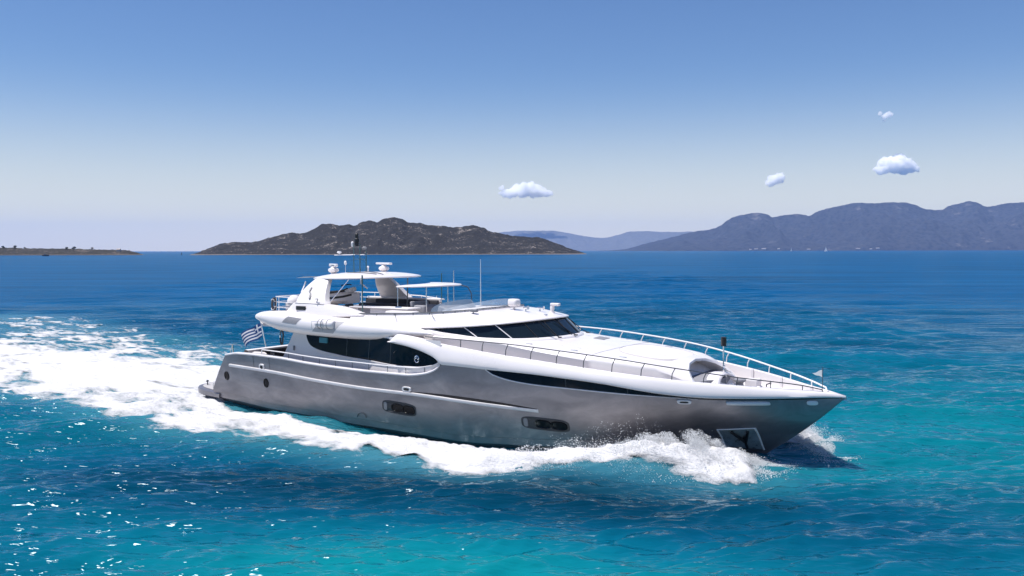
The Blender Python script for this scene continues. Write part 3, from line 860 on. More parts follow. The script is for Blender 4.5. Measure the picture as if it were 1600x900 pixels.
Bg = smt([(-31, 4.0), (-26, 4.15), (-20, 4.2), (-11.66, 4.16), (-10.5, 4.10), (-9.39, 4.03), (-8.28, 3.93), (-7.18, 3.79), (-6.1, 3.61), (-5.02, 3.34), (-3.97, 2.98), (-2.95, 2.53), (-1.93, 1.98), (-.94, 1.35), (0, .69), (.6, .32), (1.0, .12), (1.42, 0.0)])
Bt = lambda x: Bg(x) + .1 * np.clip((1.42 - np.asarray(x)) / 1.5, 0, 1)
Zt = smt([(-29, 2.5), (-27.1, 2.80), (-26.6, 2.88), (-26.2, 2.94), (-25.3, 2.95), (-23.18, 2.90), (-21.3, 2.78), (-19, 2.69), (-17.5, 2.665), (-15.6, 2.665), (-14.67, 2.77), (-14.13, 2.93), (-13.85, 3.1), (-13.72, 3.24), (-11.46, 3.19), (-9.72, 3.15), (-8.35, 3.08), (-6.32, 2.92), (-5.37, 2.79), (-4.69, 2.70), (-4.03, 2.63), (-3.4, 2.58), (-2.57, 2.545), (-1, 2.54), (.2, 2.55), (1.42, 2.57)])
Zg = smt([(-16.42, 4.06), (-16.08, 4.35), (-15, 4.26), (-13.87, 4.08), (-12.8, 3.97), (-10.66, 3.76), (-9.55, 3.67), (-7.36, 3.47), (-5.16, 3.27), (-4.08, 3.17), (-2, 2.99), (0, 2.81), (.7, 2.75), (1.42, 2.62)])
XS = smt([(-1.5, -4.6), (-.8, -2.75), (-.3, -2.05), (.09, -1.57), (.9, -.47), (1.7, .50), (2.57, 1.42)])     # stem
XT = smt([(-1.4, -28.5), (.8, -28.4), (1.0, -28.28), (1.68, -27.83), (2.42, -27.3), (2.79, -27.02), (3.0, -26.9)])     # transom
zc_a = smt([(0, 1.05), (2, .85), (4, .70), (7, .52), (9.7, .39), (12, .30), (15.4, .41), (18, .47), (21, .59), (22.5, .62), (26, .83), (29, .95)])
B2 = smt([(0, 0), (.8, .42), (2, 1.0), (4, 1.95), (7, 3.15), (9.5, 3.62), (12, 3.86), (16, 3.98), (19, 4.03), (26, 3.95), (30, 3.85)])
def hull_v(x, z):
    """half breadth of the hull above the chine"""
    a = XS(z) - x
    zc = zc_a(np.maximum(-1.0 - x, 0)); zt = Zt(x)
    tau = np.clip((z - zc) / (zt - zc), 0, 1)
    p = np.interp(a, [0, 3, 9, 14, 30], [1.15, 1.35, 1.2, .9, .75])
    return B2(np.maximum(a, 0)) * (1 - tau ** p) + Bt(x + (1.42 - XS(zt)) * 0) * tau ** p * np.clip(a / .02, 0, 1)

S_ = np.concatenate([np.linspace(0, .55, 46)[:-1], np.linspace(.55, .9, 40)[:-1], 1 - .1 * (1 - np.linspace(0, 1, 26)) ** 1.6])
rows = []
taus = list(np.linspace(0, 1, 17))
def hull_pt(s, tau):
    x = -28 + 29 * s; z = 1.5
    for _ in range(40):
        xs_, xt_ = float(XS(z)), float(XT(z))
        x = xt_ + s * (xs_ - xt_)
        zc = float(zc_a(max(-1.0 - x, 0)))
        z = zc + tau * (float(Zt(x)) - zc)
    v = float(hull_v(x, z)) if s < 1 else 0.0
    return (x, v, z)
HP = np.array([[hull_pt(s, tau) for tau in taus] for s in S_])
low = []
for i, s in enumerate(S_):
    x, v, z = HP[i, 0]
    k = np.clip((1 - s) / .1, 0, 1)
    r = []
    xk = float(XS(-1.4)); 
    def pull(dz): return (float(XS(z + dz)) - float(XS(z))) * (s ** 6)
    r.append((x + pull(-1.7), 0.0, z - 1.7))
    r.append((x + pull(-1.2), max(v * .55 - .1, 0) * k, z - 1.2))
    r.append((x + pull(-.75), max(v * .90 - .12 - .25 * k, 0) if s < 1 else 0, z - .75))
    r.append((x + pull(-.3), max(v * .985 - .06 * k, 0) if s < 1 else 0, z - .3))
    r.append((x + pull(-.03), max(v - .07 * k, 0) if s < 1 else 0, z - .03))
    low.append(r)
HULL = np.concatenate([np.array(low), HP], axis=1)
# inside of the bulwark, down to the deck
DECK_AFT = 1.95
def deck_z(x): return np.where(x < -13.9, DECK_AFT, np.maximum(Zt(x) - .08, 0))
ins = []
for i, s in enumerate(S_):
    x, v, z = HP[i, -1]
    ins.append([(x, max(v - .13, 0), z), (x, max(v - .15, 0), min(float(deck_z(x)), z - .02))])
HULL = np.concatenate([HULL, np.array(ins)], axis=1)
hm = MB(); hm.mgrid(HULL)
tr_ = HULL[0, :22]
hm.grid([[(p[0], p[1] * k, p[2]) for k in np.linspace(-1, 1, 9)] for p in tr_])
hull = hm.build('hull', M['hull'], yacht, sharp=28)

def on_hull(x, z, off=0.0): return (x, float(hull_v(x, z)) + off, z)
def both(fn):
    fn(1); fn(-1)
def side(p, s): return (p[0], p[1] * s, p[2])

# white cap along the aft bulwark, sweeping up at its forward end
capx = np.concatenate([np.linspace(-27.0, -15, 60), np.linspace(-14.9, -13.74, 24)])
for sgn in (1, -1):
    P = []
    for x in capx:
        z = float(Zt(x)); v = float(Bt(x))
        P.append([(x, (v + .035) * sgn, z - .05), (x, (v + .045) * sgn, z + .0), (x, (v + .015) * sgn, z + .045), (x, (v - .14) * sgn, z + .045), (x, (v - .17) * sgn, z - .02), (x, (v - .13) * sgn, z - .05)])
    MB().grid(P, close_v=True, flip=sgn < 0).build('bulwark_cap', M['white'], hull)
# rub rail
rubz = smt([(-26.8, 2.31), (-23.89, 2.20), (-20.54, 1.99), (-17.49, 1.87), (-15.36, 1.85), (-12.71, 1.75), (-11.46, 1.71), (-9.3, 1.64)])
for sgn in (1, -1):
    P = []
    for x in np.linspace(-26.75, -9.3, 90):
        z = float(rubz(x)); w = .085 * min(1, (-9.28 - x) / 4.5 + .12)
        o = lambda dz, dv: (x, sgn * (float(hull_v(x, z + dz)) + dv), z + dz)
        P.append([o(-.085, -.01), o(-.06, w * .8), o(0.0, w), o(.05, w * .85), o(.075, -.01)])
    m_ = MB().grid(P, flip=sgn < 0)
    m_.add(P[0], [(0, 1, 2, 3, 4)]); m_.add(P[-1], [(4, 3, 2, 1, 0)])
    m_.build('rub_rail', simple('rail_grey', (.66, .64, .65), .35, metal=.2) if sgn == 1 else bpy.data.materials['rail_grey'], hull)
for sgn in (1, -1):  # black strip standing in for the shaded groove above the rub rail
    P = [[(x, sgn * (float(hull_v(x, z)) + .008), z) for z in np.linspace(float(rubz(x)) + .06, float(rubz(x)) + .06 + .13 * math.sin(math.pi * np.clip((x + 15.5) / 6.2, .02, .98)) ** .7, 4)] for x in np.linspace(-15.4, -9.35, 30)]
    MB().grid(P, flip=sgn < 0).build('rub_rail_groove_shade', M['black_gloss'], hull)
# black window band under the forward bulwark, with its white pinstripe
bandz = smt([(-11.52, 3.17), (-11.16, 2.97), (-10.28, 2.78), (-9.16, 2.69), (-8.08, 2.655), (-6.56, 2.60), (-5.42, 2.56), (-4.69, 2.54), (-4, 2.515), (-2.57, 2.46), (0, 2.48), (1.3, 2.53)])
bx = np.concatenate([np.linspace(-11.52, -9, 30), np.linspace(-8.9, 1.28, 70)])
for sgn in (1, -1):
    P = [[(x, sgn * (float(hull_v(x, z)) + .014), z) for z in np.linspace(float(bandz(x)), float(Zt(x)) + .0, 6)] for x in bx]
    MB().grid(P, flip=sgn < 0).build('window_band', M['black_gloss'], hull)
    MB().tube([(x, sgn * (float(hull_v(x, bandz(x))) + .014), float(bandz(x))) for x in np.linspace(-11.5, -3.2, 80)], [.022 * min(1, (-3.1 - x) / 3) + .004 for x in np.linspace(-11.5, -3.2, 80)], 6).build('pinstripe', M['white'], hull)
    # pane joints inside the band, barely seen
    for xj in (-8.0, -5.6):
        z0, z1 = float(bandz(xj)) + .02, float(Zt(xj)) - .02
        MB().tube([(xj, sgn * (float(hull_v(xj, z)) + .018), z) for z in np.linspace(z0, z1, 4)], .012, 5).build('pane_joint', M['dark_steel'], hull)

# portholes and the two recesses with paired ports each side
def hull_frame(x, z, sgn):
    e = .05
    p = np.array(on_hull(x, z)); px_ = np.array(on_hull(x + e, z)) - p; pz_ = np.array(on_hull(x, z + e)) - p
    for q in (p, px_, pz_): q[1] *= sgn
    px_ /= np.linalg.norm(px_); pz_ /= np.linalg.norm(pz_)
    n = np.cross(px_, pz_); n /= np.linalg.norm(n)
    if n[1] * sgn < 0: n = -n
    return p, px_, pz_, n
def oval(w, h, n=28, e=2.6):
    return [(w * math.copysign(abs(math.cos(a)) ** (2 / e), math.cos(a)), h * math.copysign(abs(math.sin(a)) ** (2 / e), math.sin(a))) for a in np.linspace(0, 2 * math.pi, n, endpoint=False)]
def hull_fitting(name, x, z, sgn, rings, mat, e=2.6, tilt=0.0, parent=None):
    """nested oval rings (half width, half height, standoff) lofted into a fitting that follows the hull skin"""
    p, a, b_, n = hull_frame(x, z, sgn)
    c, s_ = math.cos(tilt), math.sin(tilt)
    P = []
    for (w, h, off) in rings:
        ring = []
        for (u, t) in oval(w, h, e=e):
            u, t = u * c - t * s_, u * s_ + t * c
            ring.append(tuple(np.array(side(on_hull(p[0] + a[0] * u + b_[0] * t, p[2] + a[2] * u + b_[2] * t), sgn)) + n * off))
        P.append(ring)
    m_ = MB().grid(P, close_v=True)
    m_.add(P[-1], [tuple(range(len(P[-1])))])
    return m_.build(name, mat, parent or hull)
for sgn in (1, -1):
    for (x, z, r) in ((-27.08, 1.75, .19), (-24.25, 1.61, .19)):
        hull_fitting('porthole', x, z, sgn, [(r * .9, r * 1.2, 0.0), (r * .85, r * 1.15, .03), (r * .72, r, .03), (r * .68, r * .95, .012), (.02, .02, .012)], M['port_glass'], 2.0)
    for (x0, z0, x1, z1) in ((-17.0, 1.33, -15.2, .985), (-10.1, 1.21, -8.12, 1.0)):
        xm, zm = (x0 + x1) / 2, (z0 + z1) / 2; tl = math.atan2(z1 - z0, x1 - x0) * .30
        L_ = abs(x1 - x0) / 2
        hull_fitting('window_recess', xm, zm, sgn, [(L_ * 1.03, .285, .004), (L_ * 1.0, .27, .022), (L_ * .95, .225, .02), (L_ * .92, .205, -.0)] + [(L_ * .9, .20, .006), (.05, .02, .008)], M['black_gloss'] if False else M['hull_dark'] if 'hull_dark' in M else M.setdefault('hull_dark', simple('recess_paint', (.06, .06, .065), .45, spec=.25)), 4.0, tl)
        for k, dx in enumerate((-.08, .58)):
            xx = xm + dx * L_; zz = zm + dx * L_ * math.tan(tl)
            hull_fitting('porthole', xx, zz, sgn, [(.34, .185, .01), (.33, .175, .045), (.28, .145, .045), (.26, .13, .02), (.02, .02, .02)], M['port_glass'], 3.0, tl)
        # bright sill on the aft end of the recess
        hull_fitting('recess_trim', xm - .82 * L_, zm - .82 * L_ * math.tan(tl), sgn, [(.10, .19, .008), (.085, .17, .03), (.02, .02, .03)], M['grey'], 3.0, tl)
    # fairleads, bow bar, bow plate
    for (x, z, w, h) in ((-24.43, 2.38, .17, .15), (-15.57, 2.04, .24, .11), (-3.67, 2.37, .26, .085)):
        hull_fitting('fairlead', x, z, sgn, [(w, h, .0), (w * .96, h * .95, .05), (w * .7, h * .6, .05), (w * .6, h * .5, .015), (.02, .01, .015)], M['rail_paint'], 3.2)
    for (x, z, w, h) in ((-24.43, 2.38, .085, .08), (-15.57, 2.04, .14, .055), (-3.67, 2.37, .15, .035)):
        hull_fitting('fairlead_throat', x, z, sgn, [(w, h, .052), (w * .9, h * .85, .056), (.02, .01, .056)], M['black'], 3.0)
    hull_fitting('bow_fender_bar', -1.63, 2.35, sgn, [(.80, .075, .0), (.80, .07, .06), (.77, .045, .085), (.4, .01, .09)], M['white'], 6.0)
    hull_fitting('bow_plate', .34, 2.35, sgn, [(.21, .085, .0), (.20, .08, .05), (.16, .05, .06), (.05, .01, .06)], M['rail_paint'], 3.2)
    # side boarding gate outline
    for xg in (-25.0, -23.9):
        MB().tube([side(on_hull(xg, z, .003), sgn) for z in np.linspace(2.28, 2.88, 6)], .008, 4).build('gate_seam', M['black'], hull)
    # anchor pocket with the stowed anchor
    def pk(x, z, off): return tuple(np.array(side(on_hull(x, z), sgn)) + np.array(hull_frame(x, z, sgn)[3]) * off)
    cor = [(-2.88, 1.21), (-1.62, 1.30), (-1.52, .36), (-2.78, .46)]
    def q4(u, t):
        a = np.array(cor[0]) * (1 - u) + np.array(cor[1]) * u; b_ = np.array(cor[3]) * (1 - u) + np.array(cor[2]) * u
        return a * (1 - t) + b_ * t
    G = [[pk(*q4(u, t), .012) for t in np.linspace(0, 1, 8)] for u in np.linspace(0, 1, 8)]
    MB().grid(G).build('anchor_pocket', M.setdefault('pocket', simple('anchor_pocket_steel', (.42, .50, .53), .3, metal=.6, var=.3, scale=3)), hull)
    fr = MB()
    fr.tube([pk(*q4(0, t), .02) for t in np.linspace(0, 1, 6)], .034, 6).tube([pk(*q4(u, 0), .02) for u in np.linspace(0, 1, 6)], .022, 6)
    fr.tube([pk(*q4(1, t), .02) for t in np.linspace(0, 1, 6)], .04, 6)
    fr.build('pocket_frame', M['rail_paint'], hull)
    an = MB()
    an.tube([pk(*q4(.60, .62), .06), pk(*q4(.78, .10), .07)], [.075, .05], 8)
    an.tube([pk(*q4(.60, .64), .06), pk(*q4(.34, .10), .07)], [.075, .05], 8)
    an.tube([pk(*q4(.58, .95), .06), pk(*q4(.60, .35), .09)], .05, 8)
    an.build('anchor', M['black'], hull)
    # exhaust loop / fender eye by the chine
    MB().tube([pk(-18.25 + .25 * math.cos(a), .55 + .2 * math.sin(a), .04) for a in np.linspace(0, math.pi, 9)], .02, 6).build('fender_eye', M['dark_steel'], hull)
    # spray rail along the bottom
    sr = [(x, sgn * (float(B2(-1.0 - x)) - .30), float(zc_a(-1.0 - x)) - .62) for x in np.linspace(-22, -7, 40)]
    MB().tube(sr, .035, 6).build('spray_rail', simple('bottom_grey', (.16, .19, .2), .4) if sgn == 1 else bpy.data.materials['bottom_grey'], hull)

# swim platform
plat = MB()
pp = [(-27.9, 3.86), (-29.0, 3.68), (-29.9, 3.45), (-30.5, 3.0), (-30.75, 2.2)]
out = spl(pp, 22).tolist() + [(-30.85, 0)]
out = [tuple(p) for p in out] + [(x, -v) for x, v in reversed([tuple(p) for p in out[:-1]])]
rim = [[(x, v, .80 + (-28 - x) * .03) for x, v in out], [(x - .03 * (x < -28), v * 1.012, .74 + (-28 - x) * .03) for x, v in out], [(x - .02, v * 1.01, .56) for x, v in out], [(x * .998, v * .985, .50) for x, v in out], [(x * .985, v * .9, .28) for x, v in out]]
plat.grid(rim, close_v=True)
plat.add(rim[0], [tuple(range(len(out)))]); plat.add(rim[-1], [tuple(range(len(out)))])
platform = plat.build('swim_platform', M['hull'], yacht, sharp=30)
MB().prism([(x + .12, v * .95) for x, v in out], lambda x, v: .806 + (-28 - x) * .03, lambda x, v: .82 + (-28 - x) * .03).build('platform_deck', simple('platform_grey', (.42, .40, .39), .6), platform)
for sgn in (1, -1):
    MB().lathe((-30.2, 2.75 * sgn, .84), [(.05, 0), (.035, .05), (.03, .22), (.06, .25), (.06, .29)], 10).tube([(-30.2, 2.65 * sgn, 1.06), (-30.2, 2.85 * sgn, 1.06)], .02, 6).build('cleat', M['dark_steel'], platform)
    MB().tube([(-29.2, 3.2 * sgn, .85), (-29.2, 3.2 * sgn, 1.1), (-28.85, 3.25 * sgn, 1.1), (-28.85, 3.25 * sgn, .85)], .02, 6).build('grab_rail', M['steel'], platform)

# decks
dk = MB()
xsd = np.linspace(-27.1, -13.5, 30)
dk.grid([[(x, (float(Bt(x)) - .14) * k, DECK_AFT) for k in np.linspace(-1, 1, 5)] for x in xsd])
dk.build('aft_deck', M['teak'], yacht)
dk = MB()
xsd = np.linspace(-16.4, 1.25, 50)
fd_z = lambda x: float(Zg(x)) - .55 * float(np.clip((1.6 - x) / 2.0, 0.12, 1))
dk.grid([[(x, max(float(Bg(x)) - .10, 0) * k, max(fd_z(x), float(Zt(x)) - .02)) for k in np.linspace(-1, 1, 7)] for x in xsd])
dk.build('foredeck', M['white_matt'], yacht)

# white bulwark of the foreship
lowz = smt([(-16.5, 4.02), (-15.41, 3.88), (-14.28, 3.60), (-13.9, 3.42), (-13.74, 3.27)])
BWX = np.concatenate([np.linspace(-16.48, -15.8, 14), np.linspace(-15.7, -13.75, 24), np.linspace(-13.65, -4, 50), np.linspace(-3.9, 1.40, 40)])
P = []
for x in BWX:
    zb = float(lowz(x)) if x < -13.74 else float(Zt(x)) - .012
    zt = max(float(Zg(x)), zb + .02); h = zt - zb
    k = float(np.clip((1.42 - x) / 1.2, 0, 1))
    ob = float(Bt(x)) + .055 * k; og = float(Bg(x)) + .10 * k
    ind = max(float(fd_z(x)), zb - .0)
    P.append([(x, max(ob - .10 * k, 0), zb - .015), (x, ob + .02 * k, zb - .005), (x, ob + .055 * k, zb + .05 * min(1, h)), (x, ob + .07 * k, zb + .2 * h), (x, ob * .6 + og * .4 + .055 * k, zb + .45 * h), (x, ob * .3 + og * .7 + .02 * k, zb + .72 * h), (x, og - .045 * k, zb + .93 * h), (x, og - .075 * k, zt - .01), (x, og - .10 * k, zt), (x, max(og - .20 * k, 0), zt), (x, max(og - .235 * k, 0), zt - .03), (x, max(og - .25 * k, 0), min(ind, zt - .05) - .05)])
bm_ = MB(); bm_.mgrid(P)
for sg in (1, -1):
    e0 = [side(p, sg) for p in P[0]]
    bm_.add(e0, [tuple(range(len(e0)))])
bulwark = bm_.build('bulwark', M['white'], yacht, sharp=35)
# upright ribs inside the bow bulwark
for xr in (-2.75, -1.35, .05):
    for sgn in (1, -1):
        v0 = float(Bg(xr)) - .17
        MB().box((xr, sgn * v0, (fd_z(xr) + float(Zg(xr))) / 2), (.12, .10, float(Zg(xr)) - fd_z(xr) + .02), rz=0, bev=.02).build('bulwark_rib', M['white'], bulwark)

# ------------------------------------------------------------------ saloon deckhouse
house_v = smt([(-25, 3.46), (-22, 3.52), (-19, 3.62), (-17.6, 3.85), (-16.4, 4.06), (-15, 4.21), (-13.7, 4.265)])
rear = lambda z: -24.3 + (z - 1.95) * .56
P = []
for s_ in np.linspace(0, 1, 50):
    col_ = []
    for z in np.linspace(DECK_AFT, 4.2, 10):
        x = rear(z) + s_ * (-13.72 - rear(z))
        hv_ = float(house_v(x)) - .10 * (z - 1.95) / 2.2 * np.clip((-16 - x) / 3, 0, 1)
        if z < float(Zt(x)) + .02: hv_ = min(hv_, float(hull_v(x, min(z, float(Zt(x)) - .01))) - .16)
        col_.append((x, hv_, z))
    P.append(col_)
dh = MB(); dh.mgrid(P)
dh.grid([[(p[0] + .1 * (1 - k * k), p[1] * k, p[2]) for k in np.linspace(-1, 1, 13)] for p in P[0]])
deckhouse = dh.build('deckhouse', M['white'], yacht)
wlo = smt([(-22.24, 3.9), (-22.16, 3.72), (-21.91, 3.47), (-21.41, 3.32), (-20.42, 3.20), (-19.23, 3.10), (-17.89, 3.06), (-16.2, 3.0), (-15.03, 3.03), (-14.28, 3.14), (-13.95, 3.24), (-13.80, 3.34)])
wup = smt([(-22.24, 4.15), (-16.9, 4.12), (-16.5, 4.05), (-15.41, 3.90), (-14.28, 3.62), (-13.95, 3.49), (-13.80, 3.38)])
wx = np.concatenate([np.linspace(-22.24, -21.4, 14)[:-1], np.linspace(-21.4, -14.4, 60)[:-1], np.linspace(-14.4, -13.8, 14)])
for sgn in (1, -1):
    P = [[(x, sgn * (float(house_v(x)) - .10 * (z - 1.95) / 2.2 * float(np.clip((-16 - x) / 3, 0, 1)) + .016), z) for z in np.linspace(float(wlo(x)), float(wup(x)), 6)] for x in wx]
    win = MB().grid(P, flip=sgn < 0).build('side_window', M['glass'], deckhouse)
    lip = MB().tube([(x, sgn * (float(house_v(x)) + .02), float(wlo(x)) - .012) for x in wx[10:]], .02, 6)
    lip.build('window_trim', M['white'], deckhouse)
    # round emblem on the forward end of the window
    ex, ez = -15.0, 3.36; evv = sgn * (float(house_v(ex)) + .035)
    ring = MB().tube([(ex + .11 * math.cos(a), evv, ez + .14 * math.sin(a)) for a in np.linspace(0, 2 * math.pi, 25)], .022, 6, cap=False)
    ring.tube([(ex - .09, evv, ez + .01), (ex - .02, evv, ez + .055), (ex + .04, evv, ez - .02), (ex + .09, evv, ez + .03)], .02, 6)
    ring.tube([(ex, evv, ez + .12), (ex, evv, ez + .03)], .014, 6)
    ring.build('emblem', M['steel'], deckhouse)
    MB().box((-23.05, sgn * (float(house_v(-23.05)) - .04), 3.30), (.10, .06, .22), bev=.01).build('vent_plate', M['grey'], deckhouse)
    # bright sea seen through the far side window, painted as a teal box
    MB().box((-21.05, sgn * (float(house_v(-21.05)) - .045), 3.78), (.5, .16, .26), bev=.04).build('painted_sea_view', M.setdefault('pale_teal', simple('sea_view_teal', (.05, .20, .26), .1, spec=.4)), deckhouse)
    for xm in (-19.6, -18.1, -16.6):
        MB().tube([(xm + .06 * (z - 3.6), sgn * (float(house_v(xm)) - .10 * (z - 1.95) / 2.2 * float(np.clip((-16 - xm) / 3, 0, 1)) + .018), z) for z in np.linspace(float(wlo(xm)) + .02, float(wup(xm)) - .02, 5)], .012, 5).build('pane_joint', M['dark_steel'], deckhouse)
# dark sliding doors to the cockpit
MB().box((-23.7, 0, 3.02), (.08, 4.6, 2.05), ry=R(29), bev=.02).build('saloon_door', M['glass'], deckhouse)

# side rails on the aft bulwark
srz = smt([(-25.3, 3.22), (-24.49, 3.21), (-23.01, 3.17), (-21.58, 3.09), (-19.73, 3.02), (-18.21, 3.0), (-16.75, 2.97), (-15.35, 2.97), (-14.33, 3.11), (-13.95, 3.25)])
post_mesh = None
for sgn in (1, -1):
    rp = [(x, sgn * (float(Bt(x)) - .05), float(srz(x))) for x in np.linspace(-24.4, -13.95, 60)]
    sr_ = MB().tube([(-24.45, sgn * (float(Bt(-24.45)) - .05), 2.95)] + rp, .026, 8).build('side_rail', M['rail_paint'], yacht)
    for x in (-23.6, -22.6, -21.66, -20.63, -19.64, -18.63, -17.66, -16.6, -15.6, -14.6):
        v = sgn * (float(Bt(x)) - .05)
        MB().tube([(x, v, float(Zt(x)) + .03), (x, v, float(srz(x)))], .014, 6).build('stanchion', M['dark_steel'], sr_)

# ------------------------------------------------------------------ boat deck with its rounded flanks
wt = smt([(-25.5, 4.68), (-25.45, 4.80), (-25.3, 4.90), (-25, 4.98), (-24.5, 5.03), (-23.55, 5.05), (-21.46, 4.92), (-19.1, 4.84), (-16.86, 4.75), (-15.45, 4.60), (-14.8, 4.50), (-14.42, 4.40)])
wb = smt([(-25.5, 4.66), (-25.45, 4.62), (-25, 4.50), (-24.5, 4.36), (-23.55, 4.12), (-22.5, 4.03), (-21.46, 3.98), (-19.1, 3.94), (-17.6, 3.99), (-16.86, 4.06), (-15.45, 4.22), (-14.42, 4.39)])
wv = smt([(-25.5, 3.3), (-25.42, 3.62), (-25.2, 3.9), (-24.6, 4.08), (-23.5, 4.15), (-18, 4.12), (-16.5, 4.03), (-15.4, 3.95), (-14.42, 3.86)])
wi = smt([(-25.5, 3.2), (-25, 3.0), (-23, 2.9), (-18, 2.95), (-16, 3.2), (-14.42, 3.84)])
WXX = np.concatenate([[-25.5, -25.48, -25.44, -25.38, -25.3, -25.2, -25.05], np.linspace(-24.9, -14.7, 60), [-14.6, -14.52, -14.46, -14.42]])
P = []
for x in WXX:
    t_, b_, o_, i_ = float(wt(x)), float(wb(x)), float(wv(x)), float(wi(x))
    zc, hh = (t_ + b_) / 2, max((t_ - b_) / 2, .004); rw = min(.62, (o_ - i_) * .75)
    ring = [(x, i_, zc - hh * .92)]
    for a in np.linspace(-math.pi / 2, math.pi / 2, 15):
        c = math.copysign(abs(math.cos(a)) ** .75, math.cos(a))
        ring.append((x, o_ - rw + rw * c, zc + hh * math.copysign(abs(math.sin(a)) ** .9, math.sin(a))))
    ring.append((x, i_, t_ - .03))
    P.append(ring)
bd = MB(); bd.mgrid(P, close_v=True)
# the slab between the flanks
pl = [(-25.5, -3.2), (-25.5, 3.2), (-23, 3.3), (-17.2, 3.25), (-15.6, 3.0), (-15.6, -3.0), (-17.2, -3.25), (-23, -3.3)]
bd.prism(pl, 4.22, 4.60)
# rounded aft edge
A_ = [[(-25.5 + .03 + (.0 if abs(s_) > .99 else 0) + .42 * (1 - math.cos(a)) - .12, v, 4.62 + .34 * math.sin(a)) for a in np.linspace(-1.4, 1.45, 9)] for v in np.linspace(-3.3, 3.3, 9) for s_ in [v / 3.3]]
bd.grid(A_)
boat_deck = bd.build('boat_deck', M['white'], yacht)
for sgn in (1, -1):
    # recessed vent near the aft end
    def wp(x, f, off=0.0):
        t_, b_, o_ = float(wt(x)), float(wb(x)), float(wv(x)); zc, hh = (t_ + b_) / 2, (t_ - b_) / 2
        rw = .62; a = f * math.pi / 2
        return (x, sgn * (o_ - rw + (rw + off) * abs(math.cos(a)) ** .75), zc + (hh + off) * math.copysign(abs(math.sin(a)) ** .9, math.sin(a)))
    MB().grid([[wp(x + .10 * j - .05, f, .008) for j, f in zip((-1, 0, 1, 2), np.linspace(.02, .42, 4))] for x in np.linspace(-22.95, -22.05, 5)]).build('air_vent', M['grey'], boat_deck)
    # grey patch painting the shade of the life raft's recess onto the flank
    MB().grid([[wp(x + .16 * j, f, .006) for j, f in zip((-1, 0, 1, 2, 3), np.linspace(-.28, .5, 5))] for x in np.linspace(-21.05, -19.75, 6)]).build('raft_recess_shade', M.setdefault('recess_grey', simple('recess_grey', (.40, .39, .40), .6)), boat_deck)

# ------------------------------------------------------------------ pilothouse: roof, windows, base
C1 = spl([(-19.4, 3.32, 5.0), (-17.6, 3.18, 5.05), (-15.7, 2.98, 5.14), (-14.4, 2.72, 5.23), (-13.7, 2.2, 5.29), (-13.35, 1.4, 5.33), (-13.25, .7, 5.34), (-13.22, 0, 5.345)], 57)
C2 = spl([(-19.4, 3.72, 4.62), (-17.4, 3.46, 4.60), (-15.6, 3.27, 4.61), (-13.7, 3.2, 4.73), (-12.2, 2.92, 4.87), (-11.3, 2.2, 4.96), (-10.78, 1.1, 5.02), (-10.62, 0, 5.04)], 57)
P = []
for a, b_ in zip(C1, C2):
    r = []
    for t in np.linspace(0, 1, 9):
        q = a * (1 - t) + b_ * t; q = q + np.array([0, 0, .07 * math.sin(math.pi * t)])
        r.append(q)
    d = b_ - a; d[2] = 0; d /= max(np.linalg.norm(d), 1e-6)
    r.append(b_ + d * .02 + np.array([0, 0, -.03])); r.append(b_ + np.array([0, 0, -.065])); r.append(b_ - d * .35 + np.array([0, 0, -.07]))
    P.append(r)
roof = MB().mgrid(P).build('pilothouse_roof', M['white'], yacht)
W1 = spl([(-15.15, 3.155, 4.555), (-14.4, 3.155, 4.44), (-12.7, 3.09, 4.30), (-11.25, 2.66, 4.28), (-10.48, 1.86, 4.28), (-10.06, .95, 4.29), (-9.93, 0, 4.295)], 49)
W2 = spl([(-15.08, 3.14, 4.60), (-14.85, 3.10, 4.615), (-13.42, 3.05, 4.70), (-12.05, 2.74, 4.83), (-11.22, 1.9, 4.92), (-10.84, .95, 4.96), (-10.72, 0, 4.97)], 49)
ph = MB()
out_ = []
for a in W1:
    n = np.array([a[0] + 13.2, a[1] * .8, 0]); 
    if a[0] < -12.7: n = np.array([.02, 1, 0])
    n /= np.linalg.norm(n)
    out_.append([a + n * -.03 + [0, 0, .02], a + n * .06 + [0, 0, -.015], a + n * .13 + [0, 0, -.07], a + n * .15 + [0, 0, -.16], a + n * .16 + [0, 0, -.75]])
extra = [[np.array([-19.4 + .0, 3.30, 4.98]), np.array([-19.4, 3.36, 4.95]), np.array([-19.4, 3.4, 4.9]), np.array([-19.4, 3.42, 4.8]), np.array([-19.4, 3.42, 3.95])],
         [np.array([-16.2, 3.06, 4.62]), np.array([-16.2, 3.10, 4.58]), np.array([-16.2, 3.13, 4.5]), np.array([-16.2, 3.15, 4.4]), np.array([-16.2, 3.18, 3.9])]]
ph.mgrid(extra + out_)
pilothouse = ph.build('pilothouse', M['white'], yacht)
for sgn in (1, -1):
    cuts = [0, 8, 16, 24, 32, 40, 48]
    for i in range(6):
        a0, a1 = cuts[i], cuts[i + 1]
        P = [[(np.array(W1[j]) * (1 - t) + np.array(W2[j]) * t) * np.array([1, sgn, 1]) for t in np.linspace(0, 1, 4)] for j in range(a0, a1 + 1)]
        MB().grid(P, flip=sgn < 0).build('window_pane', M['glass_blue'], pilothouse)
        if i:
            e = (W1[a0] + W2[a0]) / 2; n = np.array([e[0] + 13.2, e[1], .3]); n /= np.linalg.norm(n); n = n * np.array([1, sgn, 1]) * .012
            MB().tube([np.array(W1[a0]) * [1, sgn, 1] + n, np.array(W2[a0]) * [1, sgn, 1] + n], .02, 6).build('mullion', M['black'] if i != 3 and i != 2 else M['rail_paint'], pilothouse)
MB().tube([np.array(W1[48]) + [.015, 0, 0], np.array(W2[48]) + [.015, 0, 0]], .022, 6).build('mullion', M['black'], pilothouse)
